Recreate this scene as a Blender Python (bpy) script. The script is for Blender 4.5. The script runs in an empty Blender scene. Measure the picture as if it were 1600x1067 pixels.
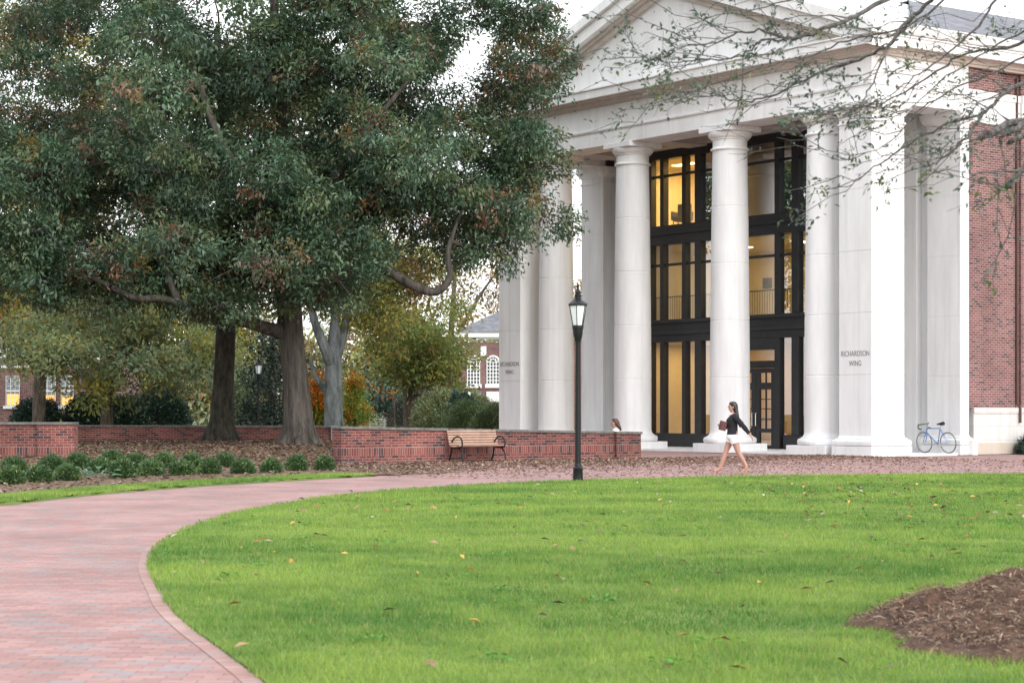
import bpy, bmesh, math, random
import numpy as np
from mathutils import Vector, Matrix
random.seed(7)
RNG = np.random.default_rng(11)
scene = bpy.context.scene
COL = scene.collection
R = math.radians

# ------------------------------------------------------------------ camera, sky, sun, exposure
F, CX, HY, EYE = 3200.0, 800.0, 638.0, 1.46      # focal length in photo pixels, horizon row, eye height
cam_d = bpy.data.cameras.new('camera')
cam = bpy.data.objects.new('camera', cam_d)
COL.objects.link(cam)
cam.location = (0, 0, EYE)
cam.rotation_euler = (R(90), 0, 0)
cam_d.sensor_width = 36.0
cam_d.lens = F / 1600 * 36
cam_d.shift_y = (HY - 533.5) / 1600
cam_d.clip_start, cam_d.clip_end = 0.1, 2000
scene.camera = cam
cam_d.dof.use_dof = True
cam_d.dof.focus_distance = 58.0
cam_d.dof.aperture_fstop = 5.6

SUN_EL, SUN_AZ = 27.0, 150.0       # azimuth measured clockwise from the view direction (+Y)
world = bpy.data.worlds.new('World')
scene.world = world
world.use_nodes = True
wn = world.node_tree.nodes
wl = world.node_tree.links
sky = wn.new('ShaderNodeTexSky')
sky.sky_type = 'NISHITA'
sky.sun_disc = False
sky.sun_elevation = R(SUN_EL)
sky.sun_rotation = R(SUN_AZ)
sky.air_density = 1.0
sky.dust_density = 1.5
sky.ozone_density = 1.0
hsv = wn.new('ShaderNodeHueSaturation')
hsv.inputs['Saturation'].default_value = 0.45
wl.new(sky.outputs[0], hsv.inputs['Color'])
bg = wn['Background']
ovc = wn.new('ShaderNodeMix'); ovc.data_type = 'RGBA'
ovc.inputs['Factor'].default_value = 0.65          # thin bright overcast over the clear sky
gtc = wn.new('ShaderNodeTexCoord'); gsx = wn.new('ShaderNodeSeparateXYZ')   # overcast: brighter overhead than at the horizon
wl.new(gtc.outputs['Generated'], gsx.inputs[0])
gmr = wn.new('ShaderNodeMapRange'); gmr.inputs['To Min'].default_value = 6.4; gmr.inputs['To Max'].default_value = 12.0
wl.new(gsx.outputs['Z'], gmr.inputs['Value'])
gsc = wn.new('ShaderNodeVectorMath'); gsc.operation = 'SCALE'; gcm = wn.new('ShaderNodeMix'); gcm.data_type = 'RGBA'; gcm.inputs['A'].default_value = (1.02, 0.99, 0.99, 1); gcm.inputs['B'].default_value = (0.96, 1.0, 1.06, 1)
wl.new(gsx.outputs['Z'], gcm.inputs['Factor']); wl.new(gcm.outputs['Result'], gsc.inputs[0])
wl.new(gmr.outputs[0], gsc.inputs['Scale']); wl.new(gsc.outputs[0], ovc.inputs['B'])
wl.new(hsv.outputs[0], ovc.inputs['A'])
wl.new(ovc.outputs['Result'], bg.inputs[0])
bg.inputs[1].default_value = 0.15
sun_d = bpy.data.lights.new('sun', 'SUN')
sun_d.energy = 1.1
sun_d.angle = R(45)
sun_d.color = (1.0, 0.97, 0.93)
sun = bpy.data.objects.new('sun', sun_d)
COL.objects.link(sun)
_sd = Vector((math.sin(R(SUN_AZ)) * math.cos(R(SUN_EL)), math.cos(R(SUN_AZ)) * math.cos(R(SUN_EL)), math.sin(R(SUN_EL))))
sun.rotation_euler = _sd.to_track_quat('Z', 'Y').to_euler()
scene.view_settings.view_transform = 'Standard'
scene.view_settings.look = 'None'
scene.view_settings.exposure = 0.85
scene.view_settings.gamma = 1.0
scene.render.engine = 'CYCLES'
scene.cycles.max_bounces = 8
scene.cycles.transparent_max_bounces = 12
scene.cycles.caustics_reflective = False
scene.cycles.caustics_refractive = False
scene.cycles.use_denoising = True

# ------------------------------------------------------------------ helpers
def W(px, py, d):
    """photo pixel + distance -> point in the place"""
    return Vector(((px - CX) / F * d, d, EYE + (HY - py) * d / F))

def G(px, py, z=0.0):
    d = F * (EYE - z) / (py - HY)
    return Vector(((px - CX) / F * d, d, z))

def tag(o, label=None, cat=None, group=None, kind=None):
    if label: o['label'] = label
    if cat: o['category'] = cat
    if group: o['group'] = group
    if kind: o['kind'] = kind
    return o

def empty(name, loc=(0, 0, 0), rz=0.0, label=None, cat=None, group=None):
    o = bpy.data.objects.new(name, None)
    COL.objects.link(o)
    o.location = loc
    o.rotation_euler = (0, 0, rz)
    o.empty_display_size = 0.3
    return tag(o, label, cat, group)

class MB:
    """collects faces and links them as ONE mesh object; UVs are box projected in metres"""
    def __init__(s):
        s.v, s.f = [], []
    def add(s, vs, fs):
        n = len(s.v)
        s.v += [tuple(map(float, p)) for p in vs]
        s.f += [tuple(i + n for i in f) for f in fs]
        return s
    def box(s, x0, x1, y0, y1, z0, z1):
        return s.add([(x0, y0, z0), (x1, y0, z0), (x1, y1, z0), (x0, y1, z0), (x0, y0, z1), (x1, y0, z1), (x1, y1, z1), (x0, y1, z1)],
                     [(0, 3, 2, 1), (4, 5, 6, 7), (0, 1, 5, 4), (1, 2, 6, 5), (2, 3, 7, 6), (3, 0, 4, 7)])
    def obox(s, c, ax, ay, az, hx, hy, hz):
        c, ax, ay, az = Vector(c), Vector(ax).normalized(), Vector(ay).normalized(), Vector(az).normalized()
        P = [c + ax * sx * hx + ay * sy * hy + az * sz * hz for sz in (-1, 1) for sx, sy in ((-1, -1), (1, -1), (1, 1), (-1, 1))]
        return s.add(P, [(0, 3, 2, 1), (4, 5, 6, 7), (0, 1, 5, 4), (1, 2, 6, 5), (2, 3, 7, 6), (3, 0, 4, 7)])
    def quad(s, a, b, c, d):
        return s.add([a, b, c, d], [(0, 1, 2, 3)])
    def lathe(s, prof, c=(0, 0), n=32, cap=True):
        vs, fs = [], []
        for r, z in prof:
            for k in range(n):
                a = 2 * math.pi * k / n
                vs.append((c[0] + r * math.cos(a), c[1] + r * math.sin(a), z))
        for i in range(len(prof) - 1):
            for k in range(n):
                k2 = (k + 1) % n
                fs.append((i * n + k, i * n + k2, (i + 1) * n + k2, (i + 1) * n + k))
        if cap:
            fs.append(tuple(range(n))[::-1])
            fs.append(tuple((len(prof) - 1) * n + k for k in range(n)))
        return s.add(vs, fs)
    def squares(s, prof, x0, x1, y0, y1):
        """rectangular block whose outline steps in and out: prof = (offset, z)"""
        vs, fs = [], []
        for o, z in prof:
            vs += [(x0 - o, y0 - o, z), (x1 + o, y0 - o, z), (x1 + o, y1 + o, z), (x0 - o, y1 + o, z)]
        for i in range(len(prof) - 1):
            for k in range(4):
                k2 = (k + 1) % 4
                fs.append((i * 4 + k, i * 4 + k2, i * 4 + 4 + k2, i * 4 + 4 + k))
        fs.append((3, 2, 1, 0))
        m = (len(prof) - 1) * 4
        fs.append((m, m + 1, m + 2, m + 3))
        return s.add(vs, fs)
    def sweep(s, path, prof, closed_prof=True):
        """profile (outward offset, z) swept along a horizontal path; outward = right of travel"""
        path = [Vector(p) for p in path]
        n = len(path)
        offs = []
        for i in range(n):
            ns = []
            if i > 0:
                d = (path[i] - path[i - 1]).normalized(); ns.append(Vector((d.y, -d.x)))
            if i < n - 1:
                d = (path[i + 1] - path[i]).normalized(); ns.append(Vector((d.y, -d.x)))
            if len(ns) == 2:
                b = (ns[0] + ns[1]); b = b / b.length
                offs.append(b / max(0.2, b.dot(ns[0])))
            else:
                offs.append(ns[0])
        m = len(prof)
        vs, fs = [], []
        for i in range(n):
            for o, z in prof:
                q = path[i] + offs[i] * o
                vs.append((q.x, q.y, z))
        for i in range(n - 1):
            for k in range(m if closed_prof else m - 1):
                k2 = (k + 1) % m
                fs.append((i * m + k, i * m + k2, (i + 1) * m + k2, (i + 1) * m + k))
        if closed_prof:
            fs.append(tuple(range(m))[::-1])
            fs.append(tuple((n - 1) * m + k for k in range(m)))
        return s.add(vs, fs)
    def tube(s, pts, rad, n=8, cap=True):
        pts = [Vector(p) for p in pts]
        if not hasattr(rad, '__len__'):
            rad = [rad] * len(pts)
        t0 = (pts[1] - pts[0]).normalized()
        up = Vector((0, 0, 1)) if abs(t0.z) < 0.9 else Vector((1, 0, 0))
        a = t0.cross(up).normalized()
        vs, fs = [], []
        L = len(pts)
        for i in range(L):
            t = (pts[min(i + 1, L - 1)] - pts[max(i - 1, 0)]).normalized()
            a = (a - t * a.dot(t))
            if a.length < 1e-5: a = t.orthogonal()
            a.normalize()
            b = t.cross(a)
            for k in range(n):
                an = 2 * math.pi * k / n
                vs.append(pts[i] + (a * math.cos(an) + b * math.sin(an)) * rad[i])
        for i in range(L - 1):
            for k in range(n):
                k2 = (k + 1) % n
                fs.append((i * n + k, i * n + k2, (i + 1) * n + k2, (i + 1) * n + k))
        if cap and n > 2:
            fs.append(tuple(range(n))[::-1])
            fs.append(tuple((L - 1) * n + k for k in range(n)))
        return s.add(vs, fs)
    def prism(s, poly, axis, lo, hi):
        """closed polygon extruded along an axis; poly gives the two other coordinates in order"""
        n = len(poly)
        def mk(p, h):
            return {'x': (h, p[0], p[1]), 'y': (p[0], h, p[1]), 'z': (p[0], p[1], h)}[axis]
        vs = [mk(p, lo) for p in poly] + [mk(p, hi) for p in poly]
        fs = [tuple(range(n)), tuple(range(2 * n - 1, n - 1, -1))]
        for k in range(n):
            k2 = (k + 1) % n
            fs.append((k, n + k, n + k2, k2))
        return s.add(vs, fs)
    def build(s, name, mat, parent=None, smooth=False, loc=None, bevel=0.0, fix=True):
        me = bpy.data.meshes.new(name)
        me.from_pydata(s.v, [], s.f)
        if fix:
            bm = bmesh.new(); bm.from_mesh(me)
            bmesh.ops.recalc_face_normals(bm, faces=bm.faces)
            bm.to_mesh(me); bm.free()
        uv = me.uv_layers.new(name='UVMap')
        nl = len(me.loops)
        if nl:
            co = np.empty(len(me.vertices) * 3); me.vertices.foreach_get('co', co); co = co.reshape(-1, 3)
            li = np.empty(nl, dtype=np.int64); me.loops.foreach_get('vertex_index', li)
            pn = np.empty(len(me.polygons) * 3); me.polygons.foreach_get('normal', pn); pn = pn.reshape(-1, 3)
            tot = np.empty(len(me.polygons), dtype=np.int64); me.polygons.foreach_get('loop_total', tot)
            N = np.repeat(pn, tot, axis=0); P = co[li]
            flat = np.abs(N[:, 2]) > 0.75
            tl = np.hypot(N[:, 0], N[:, 1]) + 1e-9
            tx, ty = -N[:, 1] / tl, N[:, 0] / tl
            U = np.where(flat, P[:, 0], P[:, 0] * tx + P[:, 1] * ty)
            V = np.where(flat, P[:, 1], P[:, 2])
            uv.data.foreach_set('uv', np.stack([U, V], 1).ravel())
        if smooth:
            me.polygons.foreach_set('use_smooth', [True] * len(me.polygons))
            me.set_sharp_from_angle(angle=R(38))
        me.materials.append(mat)
        o = bpy.data.objects.new(name, me)
        COL.objects.link(o)
        if parent: o.parent = parent
        if loc is not None: o.location = loc
        if bevel:
            b = o.modifiers.new('bevel', 'BEVEL'); b.width = bevel; b.segments = 2; b.limit_method = 'ANGLE'
        return o

def copy_tree(o, parent=None):
    c = o.copy()
    COL.objects.link(c)
    c.parent = parent
    for ch in list(o.children):
        copy_tree(ch, c)
    return c

def np_mesh(name, V, faces_flat, nper, mat, parent=None, col=None, smooth=False):
    me = bpy.data.meshes.new(name)
    nv = len(V); nf = len(faces_flat) // nper
    me.vertices.add(nv)
    me.vertices.foreach_set('co', np.asarray(V, dtype=np.float32).ravel())
    me.loops.add(nf * nper)
    me.loops.foreach_set('vertex_index', np.asarray(faces_flat, dtype=np.int32))
    me.polygons.add(nf)
    me.polygons.foreach_set('loop_start', np.arange(0, nf * nper, nper, dtype=np.int32))
    me.polygons.foreach_set('loop_total', np.full(nf, nper, dtype=np.int32))
    if smooth:
        me.polygons.foreach_set('use_smooth', np.ones(nf, dtype=bool))
    if col is not None:
        at = me.color_attributes.new('Col', 'FLOAT_COLOR', 'POINT')
        c4 = np.ones((nv, 4), dtype=np.float32); c4[:, :3] = col
        at.data.foreach_set('color', c4.ravel())
    me.update(calc_edges=True)
    me.materials.append(mat)
    o = bpy.data.objects.new(name, me)
    COL.objects.link(o)
    if parent: o.parent = parent
    return o

def nrm(a):
    return a / (np.linalg.norm(a, axis=1, keepdims=True) + 1e-9)

def leaf_mesh(name, P, L, N, ln, wd, col, mat, parent=None, fold=0.15):
    """one folded diamond per leaf: P base, L direction, N face normal"""
    n = len(P)
    L = nrm(L); S = nrm(np.cross(L, N)); N2 = np.cross(S, L)
    ln = np.broadcast_to(np.asarray(ln, dtype=float), (n,))[:, None]
    wd = np.broadcast_to(np.asarray(wd, dtype=float), (n,))[:, None]
    mid = P + L * ln * 0.48 + N2 * ln * fold
    V = np.stack([P, mid - S * wd / 2, P + L * ln, mid + S * wd / 2], 1).reshape(-1, 3)
    idx = np.arange(4 * n, dtype=np.int32)
    return np_mesh(name, V, idx, 4, mat, parent, np.repeat(col, 4, axis=0))

def vnoise(x, y, seed=0):
    """smooth value noise in 2D, 0..1"""
    x = np.asarray(x, float); y = np.asarray(y, float)
    xi, yi = np.floor(x).astype(np.int64), np.floor(y).astype(np.int64)
    fx, fy = x - xi, y - yi
    fx, fy = fx * fx * (3 - 2 * fx), fy * fy * (3 - 2 * fy)
    def h(i, j):
        k = (i * 374761393 + j * 668265263 + seed * 974711) & 0x7fffffff
        k = ((k ^ (k >> 13)) * 1274126177) & 0x7fffffff
        return ((k ^ (k >> 16)) & 0xffff) / 65535.0
    a, b, c, d = h(xi, yi), h(xi + 1, yi), h(xi, yi + 1), h(xi + 1, yi + 1)
    return (a * (1 - fx) + b * fx) * (1 - fy) + (c * (1 - fx) + d * fx) * fy

def in_poly(x, y, poly):
    x = np.asarray(x); y = np.asarray(y)
    ins = np.zeros(x.shape, bool)
    n = len(poly)
    for i in range(n):
        x0, y0 = poly[i][0], poly[i][1]; x1, y1 = poly[(i + 1) % n][0], poly[(i + 1) % n][1]
        c = ((y0 > y) != (y1 > y)) & (x < (x1 - x0) * (y - y0) / (y1 - y0 + 1e-12) + x0)
        ins ^= c
    return ins

# ------------------------------------------------------------------ materials
def mat_new(name):
    m = bpy.data.materials.new(name); m.use_nodes = True
    nt = m.node_tree
    return m, nt, nt.nodes['Principled BSDF']

def simple(name, color, rough=0.6, metal=0.0, spec=0.5, noise=0.0, nscale=4.0, bump=0.0, bscale=30.0):
    m, nt, p = mat_new(name)
    p.inputs['Base Color'].default_value = (*color, 1)
    p.inputs['Roughness'].default_value = rough
    p.inputs['Metallic'].default_value = metal
    p.inputs['Specular IOR Level'].default_value = spec
    tc = nt.nodes.new('ShaderNodeTexCoord')
    if noise:
        n = nt.nodes.new('ShaderNodeTexNoise'); n.inputs['Scale'].default_value = nscale; n.inputs['Detail'].default_value = 6
        nt.links.new(tc.outputs['Object'], n.inputs['Vector'])
        r = nt.nodes.new('ShaderNodeValToRGB')
        r.color_ramp.elements[0].position = 0.3; r.color_ramp.elements[1].position = 0.7
        r.color_ramp.elements[0].color = (*[c * (1 - noise) for c in color], 1)
        r.color_ramp.elements[1].color = (*[min(1, c * (1 + noise)) for c in color], 1)
        nt.links.new(n.outputs['Fac'], r.inputs[0]); nt.links.new(r.outputs[0], p.inputs['Base Color'])
    if bump:
        n = nt.nodes.new('ShaderNodeTexNoise'); n.inputs['Scale'].default_value = bscale; n.inputs['Detail'].default_value = 5
        nt.links.new(tc.outputs['Object'], n.inputs['Vector'])
        b = nt.nodes.new('ShaderNodeBump'); b.inputs['Strength'].default_value = bump; b.inputs['Distance'].default_value = 0.02
        nt.links.new(n.outputs['Fac'], b.inputs['Height']); nt.links.new(b.outputs[0], p.inputs['Normal'])
    return m

def brick_mat(name, c1, c2, mortar, bw=0.215, bh=0.075, ms=0.01, dark=(0.05, 0.035, 0.04), darkamt=0.16, rough=0.85, stain=0.25, freq=2, off=0.5, bumpd=0.006):
    m, nt, p = mat_new(name)
    N, Lk = nt.nodes, nt.links
    uv = N.new('ShaderNodeUVMap')
    b = N.new('ShaderNodeTexBrick')
    b.inputs['Scale'].default_value = 1.0
    b.inputs['Brick Width'].default_value = bw
    b.inputs['Row Height'].default_value = bh
    b.inputs['Mortar Size'].default_value = ms / 2
    b.inputs['Mortar Smooth'].default_value = 0.2
    b.inputs['Bias'].default_value = 0.0
    b.inputs['Color1'].default_value = (0, 0, 0, 1)
    b.inputs['Color2'].default_value = (1, 1, 1, 1)
    b.inputs['Mortar'].default_value = (0.5, 0.5, 0.5, 1)
    b.offset = off; b.offset_frequency = freq
    Lk.new(uv.outputs[0], b.inputs['Vector'])
    r = N.new('ShaderNodeValToRGB')
    e = r.color_ramp.elements
    e[0].position = 0.0; e[0].color = (*dark, 1)
    e[1].position = 1.0; e[1].color = (*c2, 1)
    k = e.new(darkamt); k.color = (*dark, 1)
    k = e.new(darkamt + 0.03); k.color = (*c1, 1)
    Lk.new(b.outputs['Color'], r.inputs[0])
    n = N.new('ShaderNodeTexNoise'); n.inputs['Scale'].default_value = 0.7; n.inputs['Detail'].default_value = 8
    tc = N.new('ShaderNodeTexCoord'); Lk.new(tc.outputs['Object'], n.inputs['Vector'])
    n2 = N.new('ShaderNodeTexNoise'); n2.inputs['Scale'].default_value = 25; n2.inputs['Detail'].default_value = 4
    Lk.new(tc.outputs['Object'], n2.inputs['Vector'])
    mm = N.new('ShaderNodeMix'); mm.data_type = 'RGBA'
    Lk.new(b.outputs['Fac'], mm.inputs['Factor'])
    Lk.new(r.outputs[0], mm.inputs['A']); mm.inputs['B'].default_value = (*mortar, 1)
    ad = N.new('ShaderNodeMath'); ad.operation = 'MULTIPLY_ADD'
    Lk.new(n2.outputs['Fac'], ad.inputs[0]); ad.inputs[1].default_value = 0.5; Lk.new(n.outputs['Fac'], ad.inputs[2])
    mr = N.new('ShaderNodeMapRange')
    mr.inputs['From Min'].default_value = 0.5; mr.inputs['From Max'].default_value = 1.0
    mr.inputs['To Min'].default_value = 1 - stain; mr.inputs['To Max'].default_value = 1 + stain
    Lk.new(ad.outputs[0], mr.inputs['Value'])
    sc = N.new('ShaderNodeVectorMath'); sc.operation = 'SCALE'
    Lk.new(mm.outputs['Result'], sc.inputs[0]); Lk.new(mr.outputs[0], sc.inputs['Scale'])
    Lk.new(sc.outputs[0], p.inputs['Base Color'])
    bp = N.new('ShaderNodeBump'); bp.inputs['Strength'].default_value = 0.6; bp.inputs['Distance'].default_value = bumpd; bp.invert = True
    Lk.new(b.outputs['Fac'], bp.inputs['Height']); Lk.new(bp.outputs[0], p.inputs['Normal'])
    p.inputs['Roughness'].default_value = rough
    p.inputs['Specular IOR Level'].default_value = 0.3
    return m

def stone_mat(name, c, joint=1.0, w=1.3, tint=0.05):
    """pale cast stone: faint block joints, slight block to block differences, weathering"""
    m, nt, p = mat_new(name)
    N, Lk = nt.nodes, nt.links
    uv = N.new('ShaderNodeUVMap')
    b = N.new('ShaderNodeTexBrick')
    b.inputs['Scale'].default_value = 1.0; b.inputs['Brick Width'].default_value = w; b.inputs['Row Height'].default_value = joint
    b.inputs['Mortar Size'].default_value = 0.006; b.inputs['Mortar Smooth'].default_value = 0.1
    b.inputs['Color1'].default_value = (*[x * (1 - tint) for x in c], 1)
    b.inputs['Color2'].default_value = (*[min(1, x * (1 + tint)) for x in c], 1)
    b.inputs['Mortar'].default_value = (*[x * 0.66 for x in c], 1)
    Lk.new(uv.outputs[0], b.inputs['Vector'])
    tc = N.new('ShaderNodeTexCoord')
    mp = N.new('ShaderNodeMapping'); mp.inputs['Scale'].default_value = (1.6, 1.6, 0.35)
    Lk.new(tc.outputs['Object'], mp.inputs['Vector'])
    n = N.new('ShaderNodeTexNoise'); n.inputs['Scale'].default_value = 1.2; n.inputs['Detail'].default_value = 9; n.inputs['Roughness'].default_value = 0.65
    Lk.new(mp.outputs[0], n.inputs['Vector'])
    mr = N.new('ShaderNodeMapRange'); mr.inputs['From Min'].default_value = 0.25; mr.inputs['From Max'].default_value = 0.75
    mr.inputs['To Min'].default_value = 0.85; mr.inputs['To Max'].default_value = 1.06
    Lk.new(n.outputs['Fac'], mr.inputs['Value'])
    mp2 = N.new('ShaderNodeMapping'); mp2.inputs['Scale'].default_value = (5.0, 5.0, 0.16)
    Lk.new(tc.outputs['Object'], mp2.inputs['Vector'])
    n2 = N.new('ShaderNodeTexNoise'); n2.inputs['Scale'].default_value = 1.0; n2.inputs['Detail'].default_value = 6
    Lk.new(mp2.outputs[0], n2.inputs['Vector'])
    mr2 = N.new('ShaderNodeMapRange'); mr2.inputs['From Min'].default_value = 0.52; mr2.inputs['From Max'].default_value = 0.72
    mr2.inputs['To Min'].default_value = 1.0; mr2.inputs['To Max'].default_value = 0.90
    Lk.new(n2.outputs['Fac'], mr2.inputs['Value'])
    mu = N.new('ShaderNodeMath'); mu.operation = 'MULTIPLY'; Lk.new(mr.outputs[0], mu.inputs[0]); Lk.new(mr2.outputs[0], mu.inputs[1])
    sc = N.new('ShaderNodeVectorMath'); sc.operation = 'SCALE'
    Lk.new(b.outputs['Color'], sc.inputs[0]); Lk.new(mu.outputs[0], sc.inputs['Scale'])
    Lk.new(sc.outputs[0], p.inputs['Base Color'])
    p.inputs['Roughness'].default_value = 0.8
    p.inputs['Specular IOR Level'].default_value = 0.25
    return m

def leaf_mat(name, trans=0.25, rough=0.5, spec=0.35):
    m, nt, p = mat_new(name)
    N, Lk = nt.nodes, nt.links
    a = N.new('ShaderNodeAttribute'); a.attribute_name = 'Col'
    Lk.new(a.outputs['Color'], p.inputs['Base Color'])
    p.inputs['Roughness'].default_value = rough
    p.inputs['Specular IOR Level'].default_value = spec
    t = N.new('ShaderNodeBsdfTranslucent')
    Lk.new(a.outputs['Color'], t.inputs['Color'])
    mx = N.new('ShaderNodeMixShader'); mx.inputs[0].default_value = trans
    Lk.new(p.outputs[0], mx.inputs[1]); Lk.new(t.outputs[0], mx.inputs[2])
    Lk.new(mx.outputs[0], N['Material Output'].inputs['Surface'])
    return m

def bark_mat(name, c, stretch=0.12, scale=9.0, bump=0.8):
    m, nt, p = mat_new(name)
    N, Lk = nt.nodes, nt.links
    tc = N.new('ShaderNodeTexCoord'); mp = N.new('ShaderNodeMapping')
    mp.inputs['Scale'].default_value = (1, 1, stretch)
    Lk.new(tc.outputs['Object'], mp.inputs['Vector'])
    n = N.new('ShaderNodeTexNoise'); n.inputs['Scale'].default_value = scale; n.inputs['Detail'].default_value = 8; n.inputs['Roughness'].default_value = 0.7
    Lk.new(mp.outputs[0], n.inputs['Vector'])
    r = N.new('ShaderNodeValToRGB')
    r.color_ramp.elements[0].position = 0.35; r.color_ramp.elements[1].position = 0.68
    r.color_ramp.elements[0].color = (*[x * 0.35 for x in c], 1); r.color_ramp.elements[1].color = (*[x * 1.5 for x in c], 1)
    Lk.new(n.outputs['Fac'], r.inputs[0]); Lk.new(r.outputs[0], p.inputs['Base Color'])
    b = N.new('ShaderNodeBump'); b.inputs['Strength'].default_value = bump; b.inputs['Distance'].default_value = 0.08
    Lk.new(n.outputs['Fac'], b.inputs['Height']); Lk.new(b.outputs[0], p.inputs['Normal'])
    p.inputs['Roughness'].default_value = 0.95; p.inputs['Specular IOR Level'].default_value = 0.15
    return m

def glass_mat(name, tint=(0.75, 0.8, 0.78), refl=0.28):
    m, nt, p = mat_new(name)
    N, Lk = nt.nodes, nt.links
    N.remove(p)
    t = N.new('ShaderNodeBsdfTransparent'); t.inputs['Color'].default_value = (*tint, 1)
    g = N.new('ShaderNodeBsdfGlossy'); g.inputs['Roughness'].default_value = 0.0
    f = N.new('ShaderNodeFresnel'); f.inputs['IOR'].default_value = 1.5
    ma = N.new('ShaderNodeMath'); ma.operation = 'MULTIPLY_ADD'; ma.inputs[1].default_value = 1.2; ma.inputs[2].default_value = refl
    ma.use_clamp = True
    Lk.new(f.outputs[0], ma.inputs[0])
    mx = N.new('ShaderNodeMixShader')
    Lk.new(ma.outputs[0], mx.inputs[0]); Lk.new(t.outputs[0], mx.inputs[1]); Lk.new(g.outputs[0], mx.inputs[2])
    Lk.new(mx.outputs[0], N['Material Output'].inputs['Surface'])
    return m

def emit_mat(name, c, s):
    m, nt, p = mat_new(name)
    p.inputs['Base Color'].default_value = (*c, 1)
    p.inputs['Emission Color'].default_value = (*c, 1)
    p.inputs['Emission Strength'].default_value = s
    return m

M = {}
M['ashlar'] = stone_mat('pale_ashlar_stone', (0.60, 0.585, 0.56), 0.45, 1.3)
M['bedm'] = simple('shade_tinted_stone', (0.56, 0.50, 0.45), 0.9, noise=0.12, nscale=3)  # darker tan paints in the shade below the cornice and rakes
M['stone'] = stone_mat('pale_cast_stone', (0.79, 0.795, 0.795), 500.0, 900.0, 0.0)
M['tanstone'] = stone_mat('tan_footing_stone', (0.50, 0.44, 0.37), 0.6, 1.3)
M['trim'] = stone_mat('white_trim_stone', (0.82, 0.82, 0.815), 500.0, 900.0, 0.0)
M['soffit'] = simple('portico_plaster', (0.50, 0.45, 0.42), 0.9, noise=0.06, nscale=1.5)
M['brick'] = brick_mat('red_brick', (0.135, 0.056, 0.053), (0.205, 0.092, 0.086), (0.36, 0.31, 0.29), ms=0.014, darkamt=0.13, dark=(0.07, 0.042, 0.045))
M['wallbrick'] = brick_mat('garden_wall_brick', (0.13, 0.034, 0.030), (0.21, 0.068, 0.056), (0.27, 0.215, 0.19), bh=0.072, ms=0.012, darkamt=0.22, dark=(0.055, 0.03, 0.034), stain=0.4)
M['soldier'] = brick_mat('soldier_course_brick', (0.14, 0.038, 0.033), (0.22, 0.08, 0.066), (0.27, 0.215, 0.19), bw=0.075, bh=0.21, ms=0.012, darkamt=0.15, off=0.0, stain=0.35)
M['slate'] = brick_mat('grey_slate', (0.10, 0.105, 0.12), (0.17, 0.175, 0.19), (0.07, 0.07, 0.08), bw=0.3, bh=0.2, ms=0.012, dark=(0.09, 0.09, 0.1), rough=0.6)
M['coping'] = simple('grey_stone_coping', (0.13, 0.125, 0.115), 0.9, noise=0.35, nscale=9, bump=0.4)
M['bronze'] = simple('dark_bronze_frame', (0.030, 0.032, 0.037), 0.45, 0.3, noise=0.15)
M['glass'] = glass_mat('window_glass')
M['mirrorglass'] = glass_mat('coated_reflecting_glass', (0.5, 0.53, 0.52), 0.62)
M['black'] = simple('black_cast_iron', (0.008, 0.009, 0.011), 0.45, 0.0, 0.3, noise=0.2, nscale=20)
M['steel'] = simple('brushed_steel', (0.6, 0.6, 0.6), 0.3, 1.0)
M['white'] = simple('white_paint', (0.75, 0.75, 0.74), 0.5, noise=0.04)
M['warmwall'] = simple('warm_cream_wall', (0.62, 0.52, 0.33), 0.9, noise=0.05)
M['roomdark'] = simple('painted_shade_room_wall', (0.03, 0.03, 0.03), 0.9)  # near-black colour stands in for the darkness of the unlit room
M['wood'] = simple('oiled_door_wood', (0.30, 0.13, 0.06), 0.5, noise=0.2)
M['oakbark'] = bark_mat('oak_bark', (0.092, 0.083, 0.073), 0.13, 5.5, 1.0)
M['oakbark2'] = bark_mat('mossy_oak_bark', (0.05, 0.048, 0.038), 0.3, 7)
M['greybark'] = bark_mat('smooth_grey_bark', (0.165, 0.185, 0.185), 0.3, 3, 0.25)
M['brownbark'] = bark_mat('brown_bark', (0.13, 0.105, 0.085), 0.2, 7)
M['twigbark'] = bark_mat('twig_bark', (0.13, 0.12, 0.115), 0.5, 30, 0.3)
M['leaf'] = leaf_mat('tree_leaf', 0.36, 0.42, 0.65)
M['thinleaf'] = leaf_mat('thin_autumn_leaf', 0.42, 0.6, 0.25)
M['needle'] = leaf_mat('dark_glossy_leaf', 0.15, 0.4, 0.5)
M['litter'] = leaf_mat('fallen_leaf', 0.1, 0.8, 0.2)
M['grass'] = leaf_mat('grass_blade', 0.35, 0.55, 0.25)

# ------------------------------------------------------------------ ground, lawn, path
def ground_z(x, y):
    """height of the ground: level, with a leafy rise under the big oaks"""
    x = np.asarray(x, float); y = np.asarray(y, float)
    def ss(a, b, v):
        t = np.clip((v - a) / (b - a), 0, 1); return t * t * (3 - 2 * t)
    rise = ss(44.5, 66, y) * (1 - 0.3 * ss(68, 80, y))
    side = ss(-4.3, -6.4, x) if False else 1 - ss(-6.6, -4.6, x)
    return 0.285 * rise * side

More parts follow.
